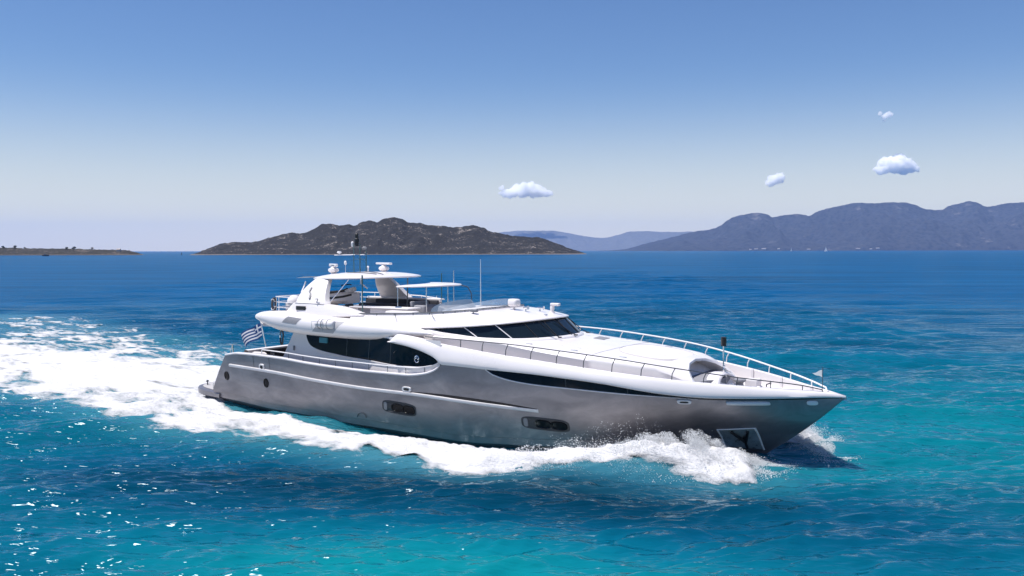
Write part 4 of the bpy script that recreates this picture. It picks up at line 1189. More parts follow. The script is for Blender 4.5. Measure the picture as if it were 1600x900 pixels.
for (v0, dv) in ((1.15, .35), (-.15, .45), (-1.45, .30)):
    xw = -9.86 - .05 * v0 * v0
    w_ = MB().tube([(xw + .06, v0, 4.29), (xw - .12, v0 + .12, 4.40), (xw - .72 - .02 * v0 * v0, v0 + dv, 4.90)], [.02, .02, .012], 6)
    w_.tube([(xw - .22, v0 + dv * .35 + .08, 4.50), (xw - .72, v0 + dv + .06, 4.92)], .018, 5)
    w_.box((xw + .08, v0, 4.285), (.14, .10, .05), bev=.01)
    w_.build('wiper', M['black'], pilothouse)

# searchlight, horns and lamps on the roof
def on_roof(x, v):
    t = np.clip((x + 13.22) / 2.6, 0, 1); return 5.345 * (1 - t) + 5.04 * t + .07 * math.sin(math.pi * t) - .02 * v * v
sl = MB().lathe((-12.55, .45, on_roof(-12.55, .45) - .02), [(.10, 0), (.05, .06), (.05, .14)], 12)
sl.box((-12.55, .45, on_roof(-12.55, .45) + .31), (.52, .40, .34), rz=.2, bev=.13)
sl.build('searchlight', M['white'], roof)
hn = MB().lathe((-11.7, -.35, on_roof(-11.7, -.35) - .03), [(.05, 0), (.03, .08), (.03, .14)], 10).tube([(-11.85, -.35, on_roof(-11.7, .3) + .14), (-11.6, -.35, on_roof(-11.7, .3) + .14), (-11.5, -.35, on_roof(-11.7, .3) + .14)], [.03, .04, .085], 10)
hn.build('horn', M['steel'], roof)
hn = MB().tube([(-11.95, .45, on_roof(-11.9, .4) - .03), (-11.95, .45, on_roof(-11.9, .4) + .16)], .03, 8).tube([(-12.05, .45, on_roof(-11.9, .4) + .15), (-11.8, .5, on_roof(-11.9, .4) + .17)], [.05, .09], 10)
hn.build('horn', M['steel'], roof)
cm = MB().lathe((-11.3, -.75, on_roof(-11.3, -.7) - .03), [(.12, 0), (.08, .12), (.10, .18), (.10, .30), (.05, .36)], 12).box((-11.15, -.75, on_roof(-11.3, -.7) + .36), (.45, .20, .13), bev=.05)
cm.build('night_camera', M['white'], roof)
MB().box((-11.0, .35, on_roof(-11.0, .35) + .03), (.14, .09, .05), bev=.015).build('deck_light', M['steel'], roof)
fl = MB().tube([(-13.35, 2.45, 5.13), (-13.35, 2.45, 5.30)], .025, 6).box((-13.3, 2.45, 5.36), (.34, .16, .13), bev=.04)
fl.build('deck_light', M['grey'], roof)

# ------------------------------------------------------------------ flybridge coaming, floor, front
ci = C1.copy()
P = []
for a in C1:
    n = np.array([a[0] + 16.5, a[1] * 1.2, 0]) if a[0] > -14.6 else np.array([0, 1., 0]); n /= np.linalg.norm(n)
    P.append([a + [0, 0, -.03], a + n * .03 + [0, 0, .02], a + [0, 0, .05], a - n * .16 + [0, 0, .05], a - n * .20 + [0, 0, 0], a - n * .24 + [0, 0, -.45]])
coaming = MB().mgrid(P).build('flybridge_coaming', M['white'], yacht)
for sgn in (1, -1):
    rl = [(a[0], sgn * (a[1] + .02), a[2] + .075) for a in C1[0 if sgn > 0 else 0:]]
    hr_ = MB().tube(rl, .022, 6)
    for q in rl[2::4]: hr_.tube([(q[0], q[1], q[2] - .12), q], .018, 5)
    hr_.build('handrail', M['dark_steel'], coaming)
MB().prism([(-25.2, -3.1), (-25.2, 3.1), (-19, 3.2), (-14.5, 2.6), (-13.4, 1.4), (-13.4, -1.4), (-14.5, -2.6), (-19, -3.2)], 4.70, 4.76).build('flybridge_deck', M['white_matt'], yacht)
# teardrop side fairings carrying the arch
for sgn in (1, -1):
    top = smt([(-23.72, 5.02), (-23.56, 5.16), (-23.04, 5.50), (-21.2, 5.43), (-20.1, 5.34), (-19.3, 5.18), (-18.7, 5.02)])
    bot = smt([(-23.72, 4.98), (-23.2, 4.90), (-22.2, 4.83), (-21.2, 4.84), (-20.2, 4.88), (-19.3, 4.95), (-18.7, 4.99)])
    P = []
    for x in np.linspace(-23.72, -18.7, 44):
        t_, b_ = float(top(x)), float(bot(x)); k = math.sin(math.pi * np.clip((x + 23.74) / 5.06, .01, .99)) ** .5
        P.append([(x, sgn * 2.75, b_ - .02), (x, sgn * (3.34 + .10 * k), b_ - .03), (x, sgn * (3.36 + .17 * k), b_ + .03), (x, sgn * (3.36 + .14 * k), b_ * .55 + t_ * .45), (x, sgn * (3.30 + .04 * k), t_ - .03), (x, sgn * (3.24), t_), (x, sgn * 3.0, t_), (x, sgn * 2.92, t_ - .03)])
    fair = MB().grid(P, close_v=True, flip=sgn < 0)
    fair.add(P[0], [tuple(range(8))]); fair.add(P[-1], [tuple(range(8))])
    fair = fair.build('arch_fairing', M['white'], yacht)
    vent = MB().box((-22.55, sgn * 3.475, 5.22), (.62, .05, .19), bev=.02)
    vent.build('air_vent', M['black'], fair)
    # dark grey box painting the shadow gap under the fairing, down to the deck
    MB().box((-21.2, sgn * 3.05, 4.78), (4.6, .4, .35), bev=.1).build('fairing_shadow_gap', M['grey'], fair)

for sgn in (1, -1):
    for (xa, va, za, xb, vb, zb) in ((-17.05, 3.13, 5.08, -16.85, 3.30, 4.86), (-15.25, 2.90, 5.20, -14.9, 3.08, 4.95)):
        MB().tube([(xa, sgn * (va + .02), za + .02), ((xa + xb) / 2, sgn * ((va + vb) / 2 + .075), (za + zb) / 2 + .05), (xb, sgn * (vb + .06), zb + .05)], .012, 5).build('panel_seam', M['dark_steel'], coaming)
    MB().tube([(x, sgn * 3.345, 5.445 - (x + 23.1) * .008) for x in np.linspace(-23.05, -21.2, 8)], .014, 5).build('panel_seam', M['grey'], coaming)
# the arch legs
def leg(sgn):
    n = 14; P = []
    for t in np.linspace(0, 1, n):
        z = 5.44 + t * 1.13
        bul = .17 * math.sin(math.pi * t)
        xr = -23.15 + .38 * t ** .9 + t * .0 - bul * .9 + .0; xf = -21.15 - .72 * t ** .8
        vo = 3.27 - .95 * t ** 1.25; th = .38 - .08 * t
        P.append([(xr + .02, sgn * (vo - th), z), (xr, sgn * (vo - .07), z), (xr + .06, sgn * vo, z), ((xr + xf) / 2, sgn * (vo + .03), z), (xf - .05, sgn * vo, z), (xf, sgn * (vo - .05), z), (xf - .02, sgn * (vo - th), z)])
    m_ = MB().grid(P, close_v=True, flip=sgn < 0)
    m_.add(P[-1], [tuple(range(7))]); m_.add(P[0], [tuple(range(7))])
    lg = m_.build('arch_leg', M['white'], yacht, sharp=35)
    # bent emblem and grab handle on the outer face
    def q(x, z, off): t = (z - 5.44) / 1.13; return (x, sgn * (3.27 - .95 * max(t, 0) ** 1.25 + off), z)
    MB().tube([q(-22.52, 6.16, .05), q(-22.50, 5.98, .06), q(-22.36, 5.90, .06), q(-22.28, 5.78, .06), q(-22.24, 5.66, .06)], [.045, .04, .03, .05, .05], 8).build('arch_lamp', M['grey'], lg)
    MB().tube([q(-21.75, 5.66, .0), q(-21.75, 5.66, .16), q(-21.60, 5.66, .16), q(-21.60, 5.5, .16)], .022, 6).build('grab_handle', M['grey'], lg)
leg(1); leg(-1)

# hardtop
def htop(u, v_, up):
    pass
n_u = 40
plan = []
for a in np.linspace(0, 2 * math.pi, 72, endpoint=False):
    e = 2.35
    cx, sx = math.cos(a), math.sin(a)
    x = math.copysign(abs(cx) ** (2 / e), cx); v = math.copysign(abs(sx) ** (2 / e), sx)
    X_ = -21.3 + (2.38 if x > 0 else 3.0) * x; V_ = 2.45 * v
    if x < 0: V_ *= 1 - .18 * x * x
    plan.append((X_, V_))
def h_edge(x): return float(np.interp(x, [-24.4, -23, -21, -19.5, -18.3], [6.50, 6.57, 6.60, 6.64, 6.68]))
P = []
for k, dz in ((1.0, 0), (.995, .035), (.95, .075), (.85, .13), (.7, .19), (.5, .24), (.25, .27), (.02, .275)):
    P.append([(-21.3 + (x + 21.3) * k, v * k, h_edge(x) * (k ** 2) + h_edge(-21.3) * (1 - k ** 2) + dz) for x, v in plan])
U = []
for k, dz in ((1.0, 0), (.985, -.03), (.93, -.02), (.6, .03), (.02, .05)):
    U.append([(-21.3 + (x + 21.3) * k, v * k, h_edge(x) * (k ** 2) + h_edge(-21.3) * (1 - k ** 2) + dz) for x, v in plan])
hardtop = MB().grid(P, close_v=True).grid(U, close_v=True, flip=True)
# aft spoiler lip
hardtop.grid([[(-24.15 - .55 * t, v, 6.60 - .04 * t + s2 * .03 * (1 - t)) for t in np.linspace(0, 1, 4)] for s2 in (1, -1) for v in np.linspace(-1.7, 1.7, 7)][0:7])
hardtop = hardtop.build('hardtop', M['white'], yacht)
def h_top(x, v):
    k = min(1, math.hypot((x + 21.3) / 2.8, v / 2.4))
    return h_edge(x) * k * k + 6.6 * (1 - k * k) + float(np.interp(k, [0, .25, .5, .7, .85, .95, 1], [.275, .27, .24, .19, .13, .075, .03]))
def radar(x, v, rot, big):
    z = h_top(x, v) - .02
    m_ = MB().lathe((x, v, z), [(.16, 0), (.12, .06), (.22, .11), (.27, .18), (.25, .26), (.14, .32), (.07, .38)], 18)
    r_ = m_.build('radar_scanner', M['white'], hardtop)
    L_ = 1.55 if big else 1.35
    c, s_ = math.cos(rot), math.sin(rot)
    bar = MB().box((x, v, z + .44), (L_, .20 if big else .12, .10 if big else .15), rz=rot, bev=.045)
    bar.build('radar_bar', M['white'], hardtop)
radar(-22.8, 1.0, R(32), False)
radar(-21.25, -1.0, R(24), True)
MB().box((-22.75, 1.03, h_top(-22.8, 1.) + .42), (.55, .136, .035), rz=R(32), bev=.004).build('radar_marking', M['dark_steel'], hardtop)
# light mast: four green poles with black lamps
mast = MB()
zt_ = h_top(-22, 0)
for (x, v, z1) in ((-22.25, .12, 8.25), (-22.05, -.12, 8.28), (-21.85, .12, 8.1), (-21.65, -.12, 7.95)):
    mast.tube([(x, v, zt_ - .05), (x, v, z1)], .022, 6)
mast.tube([(-22.25, .12, 7.5), (-21.65, -.12, 7.5)], .012, 5)
mast = mast.build('light_mast', M['green_pole'], hardtop)
lm = MB().lathe((-22.15, 0, 8.15), [(.10, 0), (.10, .18), (.13, .2), (.13, .36), (.08, .4), (.09, .42), (.09, .6), (.05, .64)], 12)
lm.build('mast_lamp', M['black'], hardtop)
MB().lathe((-21.7, -.05, 7.98), [(.09, 0), (.12, .05), (.12, .10), (.05, .15)], 12).build('mast_lamp', M['grey'], hardtop)
MB().lathe((-22.35, .1, 8.12), [(.05, 0), (.07, .05), (.07, .22), (.03, .26)], 10).build('mast_lamp', M['rail_paint'], hardtop)
MB().tube([(-22.2, .1, 7.72), (-23.25, .45, 7.70)], .022, 6).tube([(-22.0, .0, 7.72), (-21.7, -.1, 7.72)], .02, 6).lathe((-23.0, .36, 7.72), [(.03, 0), (.03, .05), (.12, .10), (.09, .18)], 12).build('mast_arm', M['rail_paint'], hardtop)
MB().tube([(-22.65, .3, h_top(-22.65, .3) - .03), (-22.65, .3, 7.25)], .010, 5).lathe((-22.65, .3, 7.22), [(.05, 0), (.07, .05), (.06, .16), (.02, .2)], 12).build('satellite_antenna', M['rail_paint'], hardtop)
MB().lathe((-21.95, -.6, h_top(-21.95, -.6) + .2), [(.03, -.2), (.03, 0), (.06, .04), (.02, .1)], 10).build('satellite_antenna', M['rail_paint'], hardtop)
# cables and a lashed bar across the roof
MB().tube([(x, 1.0 + .25 * t, h_top(x, 1.0 + .25 * t) + .02) for t in np.linspace(0, 1, 8) for x in [-21.9 + 2.1 * t]], .02, 6).tube([(x, .2 + .9 * t, h_top(x, .2 + .9 * t) + .02) for t in np.linspace(0, 1, 8) for x in [-21.5 + 2.0 * t]], .018, 6).build('cable', M['dark_steel'], hardtop)
# struts and awning poles
for sgn in (1, -1):
    MB().tube([(-21.3, sgn * 2.9, 5.45), (-20.7, sgn * 2.2, 6.55)], .022, 6).build('strut', M['steel'], hardtop)
    MB().tube([(-23.7, sgn * 2.0, 6.42), (-23.75, sgn * 2.05, 6.2), (-23.6, sgn * 2.4, 5.9)], .035, 6).build('strut', M['rail_paint'], hardtop)
MB().tube([(-19.12, 3.0, 5.02), (-19.12, 3.0, 6.45)], .026, 8).tube([(-19.12, 3.0, 6.42), (-19.12, 3.0, 6.80)], .036, 8).build('awning_pole', M['green_pole'], coaming)
MB().tube([(-19.12, -3.0, 5.02), (-19.12, -3.0, 6.75)], .026, 8).build('awning_pole', M['green_pole'], coaming)
MB().tube([(-18.55, .5, 4.76), (-18.5, .5, 6.62)], .03, 8).build('awning_pole', M['dark_steel'], coaming)

# helm canopy on thin posts
bp_ = []
for a in np.linspace(0, 2 * math.pi, 48, endpoint=False):
    cx, sx = math.cos(a), math.sin(a); e = 4
    bp_.append((-17.7 + 1.38 * math.copysign(abs(cx) ** (2 / e), cx), -.1 + 1.25 * math.copysign(abs(sx) ** (2 / e), sx)))
cz = lambda x: 6.26 + (x + 17.6) * .035
can = MB().grid([[(-17.6 + (x + 17.6) * k, (v + .1) * k - .1, cz(x) + dz) for x, v in bp_] for k, dz in ((.97, -.05), (1, -.03), (1, .0), (.96, .04), (.7, .085), (.3, .11), (.02, .115))], close_v=True)
can.add([(-17.6 + (x + 17.6) * .97, (v + .1) * .97 - .1, cz(x) - .05) for x, v in bp_], [tuple(range(48))])
helm_canopy = can.build('helm_canopy', M['white'], yacht)
for (x, v) in ((-17.0, 1.0), (-18.7, 1.0), (-17.4, -1.2)):
    MB().tube([(x, v, 4.76), (x, v, cz(x) - .03)], .026, 8).build('canopy_post', M['steel'], helm_canopy)
MB().tube([(-15.75, -.9, 5.2), (-15.8, -.9, 5.9), (-16.0, -.9, 6.2), (-16.35, -.9, cz(-16.4) - .03)], .026, 8).build('canopy_post', M['dark_steel'], helm_canopy)
# whip antennas
MB().tube([(-15.74, -1.6, 5.25), (-15.74, -1.6, 5.5), (-15.74, -1.6, 7.5)], [.03, .022, .010], 6).build('whip_antenna', M['rail_paint'], coaming)
MB().tube([(-17.55, -1.9, 5.1), (-17.55, -1.9, 6.0), (-17.55, -1.9, 6.95)], [.028, .024, .02], 6).build('whip_antenna', M['steel'], coaming)

# tinted helm screen and clear wind screen in front
def screen(name, path, h, lean, mat, n=30):
    C_ = spl(path, n); P = []
    for i, a in enumerate(C_):
        d = C_[min(i + 1, n - 1)] - C_[max(i - 1, 0)]; nn = np.array([-d[1], d[0], 0]); nn /= max(np.linalg.norm(nn), 1e-6)
        if nn[0] > 0 or True:
            pass
        k = math.sin(math.pi * i / (n - 1)) ** .45
        b_ = a + np.array([-lean * k, -np.sign(a[1]) * .06 * k, h * k])
        P.append([a, a * .5 + b_ * .5 + [.02, 0, .0], b_])
    return MB().grid(P).build(name, mat, yacht)
screen('helm_screen', [(-16.3, 1.55, 5.0), (-15.7, 1.45, 5.02), (-15.2, .95, 5.04), (-15.05, 0.1, 5.05), (-15.2, -.7, 5.04), (-15.7, -1.1, 5.02), (-16.2, -1.2, 5.0)], .62, .45, M['acrylic_tint'])
ws = screen('wind_screen', [(-14.9, 2.72, 5.22), (-14.0, 2.4, 5.30), (-13.5, 1.6, 5.36), (-13.36, .7, 5.38), (-13.34, 0, 5.38), (-13.36, -.7, 5.38), (-13.5, -1.6, 5.36), (-14.0, -2.4, 5.30), (-14.9, -2.72, 5.22)], .36, .25, M['acrylic'], 41)

# flybridge furniture built into the deck
bar = MB().box((-18.9, 1.75, 5.0), (3.4, .75, .50), bev=.10).box((-18.9, 1.75, 5.27), (3.6, .95, .06), bev=.025)
bar = bar.build('bar_counter', M['white_matt'], yacht)
MB().lathe((-18.0, 1.8, 5.30), [(.16, 0), (.15, .04), (.02, .05)], 14).build('sink', M['steel'], bar)
MB().box((-19.8, 1.75, 5.06), (.75, .76, .34), bev=.02).build('fridge_door', M['grey_cushion'], bar)
st = MB().box((-21.2, -1.9, 4.98), (4.6, .75, .42), bev=.12).box((-21.2, -2.3, 5.24), (4.8, .18, .36), bev=.07)
sofa = st.build('sofa', M['dark_cushion'], yacht)
MB().box((-21.2, -2.48, 5.2), (4.9, .16, .62), bev=.06).build('sofa_back', M['white'], sofa)
helm = MB().box((-17.35, .55, 5.08), (.75, 1.3, .62), bev=.12, taper=.9).box((-17.75, .55, 5.36), (.16, 1.25, .40), ry=-.15, bev=.06)
helm = helm.build('helm_seat', M['grey_cushion'], yacht)
con = MB().box((-15.95, .3, 5.05), (.7, 1.7, .58), ry=.25, bev=.10).build('helm_console', M['white'], yacht)
MB().tube([(-16.42 + .10 * math.sin(a) * .4, .75 + .17 * math.cos(a), 5.36 + .17 * math.sin(a)) for a in np.linspace(0, 2 * math.pi, 21)], .015, 6, cap=False).build('steering_wheel', M['black'], con)
MB().tube([(x, -1.1 + .1 * math.sin(x * 9), 5.35 + .08 * math.sin(x * 14)) for x in np.linspace(-17.1, -16.3, 12)], .02, 5).build('console_rail', M['steel'], con)
for sgn in (1, -1):
    MB().box((-17.2, sgn * 2.5, 4.98), (1.6, .55, .46), bev=.10).build('side_locker', M['white_matt'], yacht)
MB().prism([(-15.2, -1.5), (-15.2, 1.5), (-13.9, 1.3), (-13.65, .6), (-13.65, -.6), (-13.9, -1.3)], 4.8, 5.28).build('forward_sun_bed', M['cushion'], yacht)
# guard rails of the boat deck, aft
gr = MB()
path = [(-23.3, 2.98), (-24.6, 2.98), (-25.0, 2.75), (-25.15, 2.3), (-25.15, 0), (-25.15, -2.3), (-25.0, -2.75), (-24.6, -2.98), (-23.3, -2.98)]
for dz, r_ in ((.74, .024), (.48, .014), (.22, .014)):
    gr.tube([(x, v, 4.93 + dz) for x, v in path], r_, 6)
grail = gr.build('aft_guard_rail', M['rail_paint'], yacht)
for (x, v) in ((-24.55, 2.98), (-25.0, 2.72), (-25.15, 1.1), (-25.15, -1.1), (-25.0, -2.75), (-24.55, -2.98), (-23.6, -2.98)):
    MB().tube([(x, v, 4.75), (x, v, 5.67)], .02, 6).build('stanchion', M['rail_paint'], grail)
pr = MB().tube([(-23.0, -3.25, 5.62), (-20.6, -3.2, 5.56), (-19.0, -3.1, 5.42)], .03, 6)
pr = pr.build('port_rail', M['rail_paint'], yacht)
for x in (-22.6, -21.6, -20.6, -19.6):
    MB().tube([(x, -3.2, 5.05), (x, -3.2, 5.58)], .018, 6).build('stanchion', M['rail_paint'], pr)
# locker column with a white dome at the head of the stairs
st_ = MB().box((-23.95, 2.55, 5.1), (.62, .55, .62), bev=.04).build('stair_locker', M['white_matt'], yacht)
MB().lathe((-23.95, 2.55, 5.42), [(.34, 0), (.34, .06), (.30, .18), (.18, .30), (.03, .35)], 18).build('dome', M['white'], st_)
for z in (5.0, 5.16, 5.32):
    MB().tube([(-24.3, 2.3, z), (-24.3, 2.85, z), (-23.6, 2.87, z)], .014, 5).build('locker_rail', M['steel'], st_)

# ------------------------------------------------------------------ cabin trunk on the foredeck
tw = smt([(-15.5, 4.2), (-12.15, 4.17), (-9.93, 3.93), (-8.81, 3.79), (-7.68, 3.66), (-6.56, 3.55), (-5.39, 3.43), (-4.34, 3.33), (-3.6, 3.1)])
tt = smt([(-15.5, 4.32), (-12.2, 4.25), (-9.96, 4.03), (-7.67, 3.86), (-5.43, 3.65), (-4.32, 3.49), (-3.7, 3.3)])
tv = lambda x: float(Bg(x)) - .75
def trunk_section(x):
    w = tv(x); z1, z2 = float(tw(x)), float(tt(x)); zb = fd_z(x) - .02
    crown = .05 + .12 * float(np.clip((-6 - x) / 4, 0, 1))
    half = [(w - .12, zb), (w, z1), (w - .05, z1 + (z2 - z1) * .5), (w - .14, z2 - .02), (w - .26, z2), (w * .66, z2 + crown * .55), (w * .33, z2 + crown * .9), (0, z2 + crown)]
    return [(x, v, z) for v, z in half] + [(x, -v, z) for v, z in reversed(half[:-1])]
secs = [trunk_section(x) for x in np.linspace(-14.8, -4.95, 42)]
# front end: rolls down into an arch over the bow seat
def arch_pt(th, R_=1.0, ax=0.0):
    v = 2.16 * math.cos(th) * R_; h = math.sin(th)
    z = 2.70 + (.92 * R_) * (abs(h) ** .85); x = -3.42 - .95 * h + ax
    return (x, v, z)
ths = [0, .12, .22, .33, .45, .75, 1.15, math.pi / 2]; ths = ths + [math.pi - t for t in reversed(ths[:-1])]
last = [arch_pt(t) for t in ths]
mids = secs[-1]
for k in (.35, .7, 1.0):
    secs.append([tuple(np.array(a) * (1 - k) + np.array(b_) * k + np.array([0, 0, .06 * math.sin(math.pi * k)])) for a, b_ in zip(mids, last)])
inner = [arch_pt(t, .90, .0) for t in ths]
secs.append([tuple(np.array(a) + np.array([.05, 0, 0])) for a in last])
secs.append([tuple(np.array(a) + np.array([.05, 0, 0])) for a in inner])
secs.append([(a[0] - .62, a[1] * .95, a[2]) for a in inner])
trm = MB().grid(secs)
trunk = trm.build('cabin_trunk', M['white'], yacht, sharp=35)
nb = MB().add([(a[0] - .61, a[1] * .95, a[2]) for a in inner], [tuple(range(len(inner)))])
nb.build('niche_back', M['white_matt'], trunk)
# curved seat in the arch and rounded locker in front
seat = [[(-4.25 + .9 * s_, v, 2.92 - .02 * s_) for v in np.linspace(-1.7, 1.7, 13)] for s_ in (0, .5, .95)]
MB().prism([(-4.4, 1.85), (-3.5, 1.75), (-3.15, 1.0), (-3.05, 0), (-3.15, -1.0), (-3.5, -1.75), (-4.4, -1.85)], 2.4, 2.98).build('bow_seat', M['grey_cushion'], trunk)
def arc2(th, k, x): return (x - .25 * math.sin(th), 1.25 * k * math.cos(th) + .15, 2.45 + .72 * k * math.sin(th) ** .8 if math.sin(th) > 0 else 2.45)
g = [[arc2(t, k, x) for t in np.linspace(0, math.pi, 17)] for k, x in ((.93, -3.35), (1.0, -3.3), (1.0, -2.85), (.94, -2.80), (.86, -2.80), (.80, -2.95))]
lk = MB().grid(g)
locker = lk.build('bow_locker', M['white'], yacht)
MB().add([(p[0], p[1], p[2]) for p in g[-1]], [tuple(range(17))]).build('locker_door', M['white_matt'], locker)
# thin grey plate and sun pad outline on the trunk
def trunk_top(x, v):
    w = tv(x); z2 = float(tt(x)); crown = .05 + .12 * float(np.clip((-6 - x) / 4, 0, 1)); f = abs(v) / w
    return z2 + crown * float(np.interp(f, [0, .33, .66, .9], [1, .9, .55, 0]))
hx = [(-9.75, -1.55), (-9.75, -2.15), (-8.55, -1.75), (-8.5, -.55), (-9.05, -.55)]
MB().prism([(-9.45, -1.75), (-8.95, -1.75), (-8.75, -.75), (-9.25, -.75)], lambda x, v: trunk_top(x, v) - .02, lambda x, v: trunk_top(x, v) + .02).build('grey_plate', M['grey'], trunk)
for xs_ in (-11.9, -7.55):
    w_ = tv(xs_)
    MB().tube([(xs_ + .18 * (1 - (v / w_) ** 2), v, trunk_top(xs_, v) + .003) for v in np.linspace(-w_ * .88, w_ * .88, 24)], .007, 4).build('deck_seam', M['recess_grey'], trunk)
for sg_ in (1, -1):
    for xs_ in (-10.4, -8.4, -6.4):
        MB().box((xs_, sg_ * (tv(xs_) - .62), trunk_top(xs_, tv(xs_) - .62) + .012), (.30, .06, .03), bev=.01).build('vent_slot', M['steel'], trunk)
sp_ = []
for a in np.linspace(0, 2 * math.pi, 60, endpoint=False):
    cx, sx = math.cos(a), math.sin(a); e = 2.8
    sp_.append((-6.0 + 1.3 * math.copysign(abs(cx) ** (2 / e), cx), -.05 + 1.72 * math.copysign(abs(sx) ** (2 / e), sx)))
pad = MB().grid([[(-6.05 + (x + 6.05) * k, (v + .05) * k - .05, trunk_top(-6.05 + (x + 6.05) * k, (v + .05) * k - .05) + dz) for x, v in sp_] for k, dz in ((1.02, -.02), (1.015, .015), (.99, .03), (.8, .034), (.5, .034), (.2, .034), (.02, .034))], close_v=True)
pad = pad.build('sun_pad', M['cushion'])
pad.parent = None; pad.location = (BX, BY, 0); pad.rotation_euler = (0, 0, YAW)
MB().tube([(x, v, trunk_top(x, v) + .045) for x, v in sp_] + [(sp_[0][0], sp_[0][1], trunk_top(*sp_[0]) + .045)], .007, 5, cap=False).build('piping', M['recess_grey'], pad)
for vv in (-.6, .55):
    MB().tube([(x, vv, trunk_top(x, vv) + .036) for x in np.linspace(-7.1, -5.0, 12)], .006, 4).build('seam', M['recess_grey'], pad)
tag(pad, 'wide cream sun pad lying on the white foredeck behind the bow seat', 'sun pad')

# ------------------------------------------------------------------ bow: rails, mast light, windlass, boxes
brz = smt([(-15, 4.33), (-13.9, 4.31), (-12.77, 4.29), (-10.52, 4.22), (-8.29, 4.07), (-6.11, 3.87), (-3.97, 3.59), (-1.94, 3.28), (0.01, 2.98), (.62, 2.83)])
px_st = [0.02, -.94, -1.95, -2.95, -3.97, -5.02, -6.1, -7.19, -8.29, -9.39, -10.52, -11.66, -12.77]
pxb = [.02, -.95, -1.99, -3.05, -4.10, -5.17, -6.24, -7.35, -8.45, -9.55, -10.66, -11.75, -12.8]
for sgn in (1, -1):
    mat = M['dark_steel'] if sgn > 0 else M['rail_paint']
    r_ = .02 if sgn > 0 else .034
    rp = [(x, sgn * (float(Bg(x)) + .0), float(brz(x))) for x in np.linspace(-14.6 if sgn > 0 else -13.6, .62, 80)]
    rp += [(.66, sgn * .26, 2.74)]
    br = MB().tube(rp, r_, 8).build('bow_rail', mat, yacht)
    for xt_, xb_ in zip(px_st, pxb):
        zb = float(Zg(xb_)) - .01; zt2 = float(brz(xt_)); v0 = float(Bg(xb_)) - .02; v1 = float(Bg(xt_))
        h = zt2 - zb
        pts = [(xb_, sgn * v0, zb), (xb_ + (xt_ - xb_) * .15, sgn * (v0 + (v1 - v0) * .15), zb + h * .5), (xb_ + (xt_ - xb_) * .75, sgn * (v0 + (v1 - v0) * .7), zb + h * .88), (xt_, sgn * v1, zt2)]
        MB().tube(pts, .017 if sgn > 0 else .024, 6).build('stanchion', mat, br)
zz = fd_z(-3.2)
mp_ = MB().tube([(-3.2, -.05, zz), (-3.2, -.05, 4.2)], .03, 8).build('bow_mast', M['steel'], yacht)
MB().lathe((-3.2, -.05, 4.18), [(.12, 0), (.10, .05), (.11, .08), (.11, .30), (.12, .34), (.05, .36)], 12).build('mast_lamp', M['black'], mp_)
MB().tube([(-3.15, -.05 + .13 * math.sin(a), 3.25 + .16 * math.cos(a)) for a in np.linspace(0, 2 * math.pi, 17)], .022, 6, cap=False).tube([(-3.1, -.05, 2.6), (-3.1, .0, 3.1)], .05, 8).build('bell', M['steel'], mp_)
wl_ = MB().lathe((-2.5, .1, fd_z(-2.5)), [(.28, 0), (.28, .08), (.16, .14), (.14, .34), (.24, .40), (.24, .46), (.1, .5)], 18).box((-2.5, .1, fd_z(-2.5) + .1), (.7, .9, .16), bev=.05)
wl_.build('windlass', M['grey'], yacht)
for (x, v) in ((-2.6, .85), (-2.4, .95)):
    MB().lathe((x, v, fd_z(x) - .01), [(.09, 0), (.06, .05), (.06, .28), (.10, .32), (.10, .38)], 10).tube([(x, v - .16, fd_z(x) + .24), (x, v + .16, fd_z(x) + .24)], .025, 6).build('bollard', M['steel'], yacht)
for sgn in (1, -1):
    x, v = -1.7, sgn * (float(Bg(-1.7)) - .55)
    MB().tube([(x - .18, v, fd_z(x)), (x - .18, v, fd_z(x) + .2), (x + .0, v, fd_z(x) + .28)], .03, 6).build('bollard', M['dark_steel'], yacht)
lk2 = MB().box((-1.05, 0.1, fd_z(-1.05) + .12), (1.1, 1.1, .26), bev=.05)
lk2.build('chain_locker_hatch', M['white'], yacht)
MB().tube([(-.35, .25, fd_z(-.35)), (-.35, .25, fd_z(-.3) + .25), (-.05, .12, fd_z(-.3) + .30), (-.05, .12, fd_z(-.1))], .02, 6).build('chain_stopper', M['steel'], yacht)
# grey box and a folded blue cloth by the port bulwark are lockers
MB().box((-2.35, -1.1, fd_z(-2.35) + .18), (.5, .6, .36), bev=.05).build('deck_box', M['white_matt'], yacht)

# cockpit rails and steps at the stern
ck = MB()
for sgn in (1, -1):
    ck.tube([(-26.75, sgn * 3.95, 2.88), (-26.8, sgn * 3.95, 3.32)], .03, 6)
    ck.tube([(-26.8, sgn * 3.95, 3.3), (-27.4, sgn * 3.6, 2.75), (-27.9, sgn * 3.45, 2.0), (-28.1, sgn * 3.4, 1.6)], .02, 6)
    ck.tube([(-27.4, sgn * 3.6, 2.72), (-27.4, sgn * 3.6, 2.2)], .016, 6)
ck.build('stern_rail', M['steel'], yacht)
tb = MB().grid([[(-26.9 + .35 * s_, v, z) for v in np.linspace(-3.2, 3.2, 9)] for s_, z in ((0, 2.1), (0.05, 2.85), (.4, 2.98), (1.0, 2.95), (1.2, 2.0))])
tb.build('stern_bulwark', M['white_matt'], yacht)
sf = MB().box((-25.9, .2, 2.25), (.8, 4.6, .5), bev=.12).box((-26.35, .2, 2.66), (.25, 4.7, .6), bev=.10)
sf.build('cockpit_sofa', M['dark_cushion'], yacht)
# ------------------------------------------------------------------ things carried on the yacht (own objects)
def aboard(name, x, v, z, label, cat, rz=0.0, group=None):
    X, Y = to_world(x, v)
    o = empty(name, None, (X, Y, z), YAW + rz)
    return tag(o, label, cat, group)

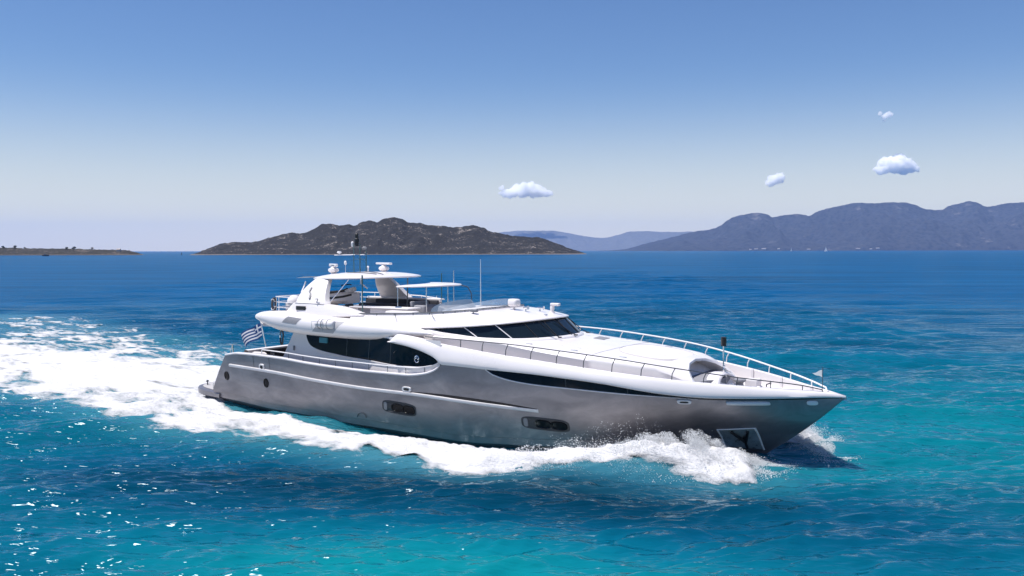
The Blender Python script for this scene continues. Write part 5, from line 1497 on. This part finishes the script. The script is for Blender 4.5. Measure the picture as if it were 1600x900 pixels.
# ensign at the stern
en = aboard('ensign', -27.75, .9, 3.05, 'blue and white striped ensign streaming from a leaning steel staff at the stern', 'flag')
MB().tube([(0.05, 0, -.5), (-.32, 0, .75), (-.42, 0, 1.12)], [.03, .028, .025], 8).build('flag_staff', M['steel'], en)
def flag_mat():
    m, t, b = new_mat('ensign_cloth')
    uv = nd(t, 'ShaderNodeAttribute', attribute_name='cloth')
    sp = nd(t, 'ShaderNodeSeparateXYZ'); t.links.new(uv.outputs['Vector'], sp.inputs[0])
    def mth(op, a, b_=None):
        n = nd(t, 'ShaderNodeMath', operation=op)
        for i, q in enumerate((a, b_)):
            if q is None: continue
            if isinstance(q, (int, float)): n.inputs[i].default_value = q
            else: t.links.new(q, n.inputs[i])
        return n.outputs[0]
    u, w = sp.outputs['X'], sp.outputs['Y']
    st = mth('LESS_THAN', mth('MODULO', mth('MULTIPLY', w, 4.5), 1.0), .5)           # nine stripes, blue first
    incan = mth('MULTIPLY', mth('LESS_THAN', u, .37), mth('LESS_THAN', w, .5555))
    cu = mth('LESS_THAN', mth('ABSOLUTE', mth('SUBTRACT', u, .185)), .037)
    cw = mth('LESS_THAN', mth('ABSOLUTE', mth('SUBTRACT', w, .2778)), .0556)
    cross = mth('MAXIMUM', cu, cw)
    can = mth('SUBTRACT', 1.0, cross)
    blue = mth('ADD', mth('MULTIPLY', incan, can), mth('MULTIPLY', mth('SUBTRACT', 1.0, incan), st))
    mx = nd(t, 'ShaderNodeMixRGB'); t.links.new(blue, mx.inputs['Fac'])
    mx.inputs['Color1'].default_value = (.80, .80, .82, 1); mx.inputs['Color2'].default_value = (.012, .065, .22, 1)
    t.links.new(mx.outputs['Color'], b.inputs['Base Color']); b.inputs['Roughness'].default_value = .85
    return m
nu, nw = 30, 19
V = []; UVW = []
for i in range(nu):
    for j in range(nw):
        u, w = i / (nu - 1), j / (nw - 1)
        hx_, hz = -.42 + .14 * w, 1.06 - .74 * w
        V.append((hx_ - .88 * u, -(.10 * math.sin(u * 8 + w * 2.0) * (.3 + u) + .45 * u), hz - .55 * u ** 1.1 - .08 * math.sin(u * 6.5 + w) * u)); UVW.append((u, w, 0))
me = np_mesh('flag_cloth', np.array(V), grid_faces(nu, nw))
a_ = me.attributes.new('cloth', 'FLOAT_VECTOR', 'POINT'); a_.data.foreach_set('vector', np.array(UVW, np.float32).ravel())
link('flag_cloth', me, flag_mat(), en)

# pennant at the bow
pn = aboard('bow_pennant', .57, 0, 2.68, 'small white triangular pennant on the jackstaff at the bow tip', 'flag')
MB().tube([(0, 0, 0), (0, 0, .95)], .012, 6).build('jackstaff', M['dark_steel'], pn)
MB().grid([[(-.02 - .34 * u, .04 * u, .56 + .27 * (1 - u) * w + .12 * u + .015 * math.sin(u * 7)) for w in np.linspace(0, 1, 6)] for u in np.linspace(0, 1, 10)]).build('pennant_cloth', M_SAIL, pn, fix=False)

# life raft in its cradle on the boat deck flank
lr = aboard('life_raft', -20.35, 4.10, 4.60, 'white life raft canister strapped in its cradle on the upper deck flank', 'life raft')
prof = [(.02, -.55), (.16, -.54), (.22, -.48), (.235, -.3), (.235, -.03), (.255, -.03), (.255, .03), (.235, .03), (.235, .3), (.22, .48), (.16, .54), (.02, .55)]
cn = MB(); P = [[(h, r_ * math.cos(a), r_ * math.sin(a) * .9 + .0) for a in np.linspace(0, 2 * math.pi, 22, endpoint=False)] for r_, h in prof]
cn.grid(P, close_v=True).build('canister', M['white'], lr)
for h in (-.30, -.1, .25):
    MB().tube([(h, .25 * math.cos(a), .228 * math.sin(a)) for a in np.linspace(0, 2 * math.pi, 21)], .009, 5, cap=False).build('strap', M['dark_steel'], lr)
MB().tube([(-.62, .26, -.22), (-.62, .26, .12), (.05, .28, .12), (.05, .28, -.25)], .012, 6).tube([(.05, .28, -.30), (.05, .28, .22)], .014, 6).build('cradle', M['steel'], lr)

# jet ski carried on the flybridge deck
js = aboard('jet_ski', -22.75, .5, 5.38, 'white and black jet ski parked on the flybridge deck behind the arch leg', 'jet ski', R(8))
sec = []
for u in np.linspace(0, 1, 17):
    x = -1.0 + 2.1 * u; w = .44 * (1 - max(0, (u - .55) / .45) ** 2.4) + .012; zt2 = .30 + .14 * u + .1 * math.sin(u * 3.1)
    sec.append([(x, -w * .5, -.12 + .1 * u ** 4), (x, -w, .05 + .12 * u ** 3), (x, -w * .92, zt2 * .8), (x, -w * .4, zt2), (x, 0, zt2 + .03), (x, w * .4, zt2), (x, w * .92, zt2 * .8), (x, w, .05 + .12 * u ** 3), (x, w * .5, -.12 + .1 * u ** 4)])
MB().grid(sec, close_v=True).add(sec[0], [tuple(range(9))]).build('hull', M['white'], js)
MB().box((-.5, 0, -.36), (.12, .7, .5), bev=.03).box((.45, 0, -.36), (.12, .6, .5), bev=.03).box((0, 0, -.58), (1.7, .5, .08), bev=.02).build('cradle', M['dark_steel'], js)
st2 = [[(x, v * w, z + .10 * (1 - (v) ** 2)) for v in np.linspace(-1, 1, 7)] for x, w, z in ((-.95, .16, .36), (-.6, .19, .42), (-.1, .18, .46), (.25, .14, .56), (.35, .08, .60))]
MB().grid(st2).build('saddle', M['black'], js)
MB().box((.55, 0, .56), (.55, .34, .22), ry=-.35, bev=.09).build('cowl', M['white'], js)
MB().tube([(.3, -.42, .82), (.36, -.15, .86), (.36, .15, .86), (.3, .42, .82)], .03, 6).build('handlebar', M['black'], js)
for sgn in (1, -1):
    MB().grid([[(x, sgn * (.445 * (1 - max(0, ((x + 1) / 2.1 - .55) / .45) ** 2.4) + .02), z0 + h) for h in (0, .10)] for x, z0 in ((-.9, .10), (-.2, .14), (.4, .22), (.8, .32))]).build('side_stripe', M['black'], js, fix=False)

# life ring on the aft guard rail
rg = aboard('life_ring', -25.0, 2.88, 5.3, 'dark covered life ring hung on the aft guard rail of the upper deck', 'life ring', R(-60))
P = [[((.27 + .075 * math.cos(b_)) * math.cos(a), .06 * math.sin(b_), (.27 + .075 * math.cos(b_)) * math.sin(a)) for b_ in np.linspace(0, 2 * math.pi, 10, endpoint=False)] for a in np.linspace(0, 2 * math.pi, 32, endpoint=False)]
MB().grid(P, close_u=True, close_v=True).build('ring', M['dark_cushion'], rg)
for a in (.8, 2.4, 3.9, 5.5):
    MB().tube([((.27 + .085 * math.cos(b_)) * math.cos(a), .07 * math.sin(b_), (.27 + .085 * math.cos(b_)) * math.sin(a)) for b_ in np.linspace(0, 2 * math.pi, 12)], .018, 5, cap=False).build('band', M['rail_paint'], rg)

# hose coil hanging under the overhang
hc = aboard('hose_reel', -24.0, 3.3, 3.75, 'coiled dark hose hanging under the overhang beside the saloon wall', 'hose reel', R(-20))
MB().tube([((.30 + .02 * math.sin(a * 3)) * math.cos(a) * .55, .02 * a / 6, .36 * math.sin(a)) for a in np.linspace(0, 6 * math.pi, 90)], .022, 6).build('hose', M['dark_steel'], hc)
MB().tube([(0, .1, .5), (0, .1, .05)], .02, 6).box((0, .1, .05), (.12, .05, .12), bev=.01).build('hanger', M['steel'], hc)

# cockpit dining table and chairs
tbl = aboard('dining_table', -24.95, .6, DECK_AFT, 'dark oval dining table on the aft deck under the overhang', 'table')
o_ = [(1.0 * math.cos(a), 1.35 * math.sin(a)) for a in np.linspace(0, 2 * math.pi, 32, endpoint=False)]
MB().prism(o_, .80, .85).build('tabletop', M.setdefault('tbl', simple('table_lacquer', (.10, .11, .13), .18, coat=.5)), tbl)
MB().lathe((0, 0, 0), [(.4, 0), (.36, .05), (.12, .1), (.1, .75), (.3, .8)], 16).build('pedestal', M['dark_steel'], tbl)
def chair(x, v, rz, label):
    c = aboard('deck_chair', x, v, DECK_AFT, label, 'chair', rz, 'dark chairs round the aft deck table')
    MB().box((0, 0, .45), (.52, .50, .07), bev=.03).build('seat', M['cushion'], c)
    MB().grid([[(-.26 - .06 * h, .27 * v_, .46 + .45 * h) for v_ in np.linspace(-1, 1, 7)] for h in np.linspace(0, 1, 5)]).build('backrest', M['dark_cushion'], c)
    for sx in (-.22, .22):
        for sy in (-.22, .22):
            MB().tube([(sx, sy, 0), (sx, sy, .44)], .022, 6).build('leg', M['dark_steel'], c)
    for sy in (-.27, .27):
        MB().tube([(-.28, sy, .68), (.2, sy, .66), (.22, sy, .44)], .022, 6).build('armrest', M['dark_steel'], c)
    return c
chair(-25.3, 2.35, R(70), 'dark woven chair at the starboard end of the aft deck table')
chair(-24.3, 2.25, R(115), 'dark woven chair between the aft deck table and the saloon wall')
chair(-23.6, .6, R(180), 'dark woven chair in front of the saloon door')
# folded white towels on the cockpit sofa arm
tw_ = aboard('towel_roll', -25.9, 3.05, 2.78, 'rolled white towel lying on the aft deck beside the bulwark', 'towel', R(10))
MB().tube([(-.45, 0, 0), (-.3, 0, .02), (.3, 0, .02), (.45, 0, 0)], [.05, .11, .11, .05], 12).build('roll', M['cushion'], tw_)
MB().box((0, 0, -.45), (.8, .35, .68), bev=.05).build('side_table', M['dark_cushion'], None) if False else None
# ------------------------------------------------------------------ haze
hm_ = bpy.data.materials.new('haze'); hm_.use_nodes = True
t = hm_.node_tree
for n in list(t.nodes):
    if n.type == 'BSDF_PRINCIPLED': t.nodes.remove(n)
pv = nd(t, 'ShaderNodeVolumePrincipled')
pv.inputs['Color'].default_value = (0.42, 0.60, 1.0, 1)
pv.inputs['Density'].default_value = 0.000026
pv.inputs['Anisotropy'].default_value = 0.0
t.links.new(pv.outputs[0], t.nodes['Material Output'].inputs['Volume'])
me = bpy.data.meshes.new('haze')
bm = bmesh.new(); bmesh.ops.create_cube(bm, size=1.0)
for v in bm.verts:
    v.co = Vector((v.co.x * 90000, -300 + (v.co.y + .5) * 27500, -12 + (v.co.z + .5) * 862))
bm.to_mesh(me); bm.free()
hz_ = link('haze', me, hm_, None, False)
tag(hz_, kind='stuff')
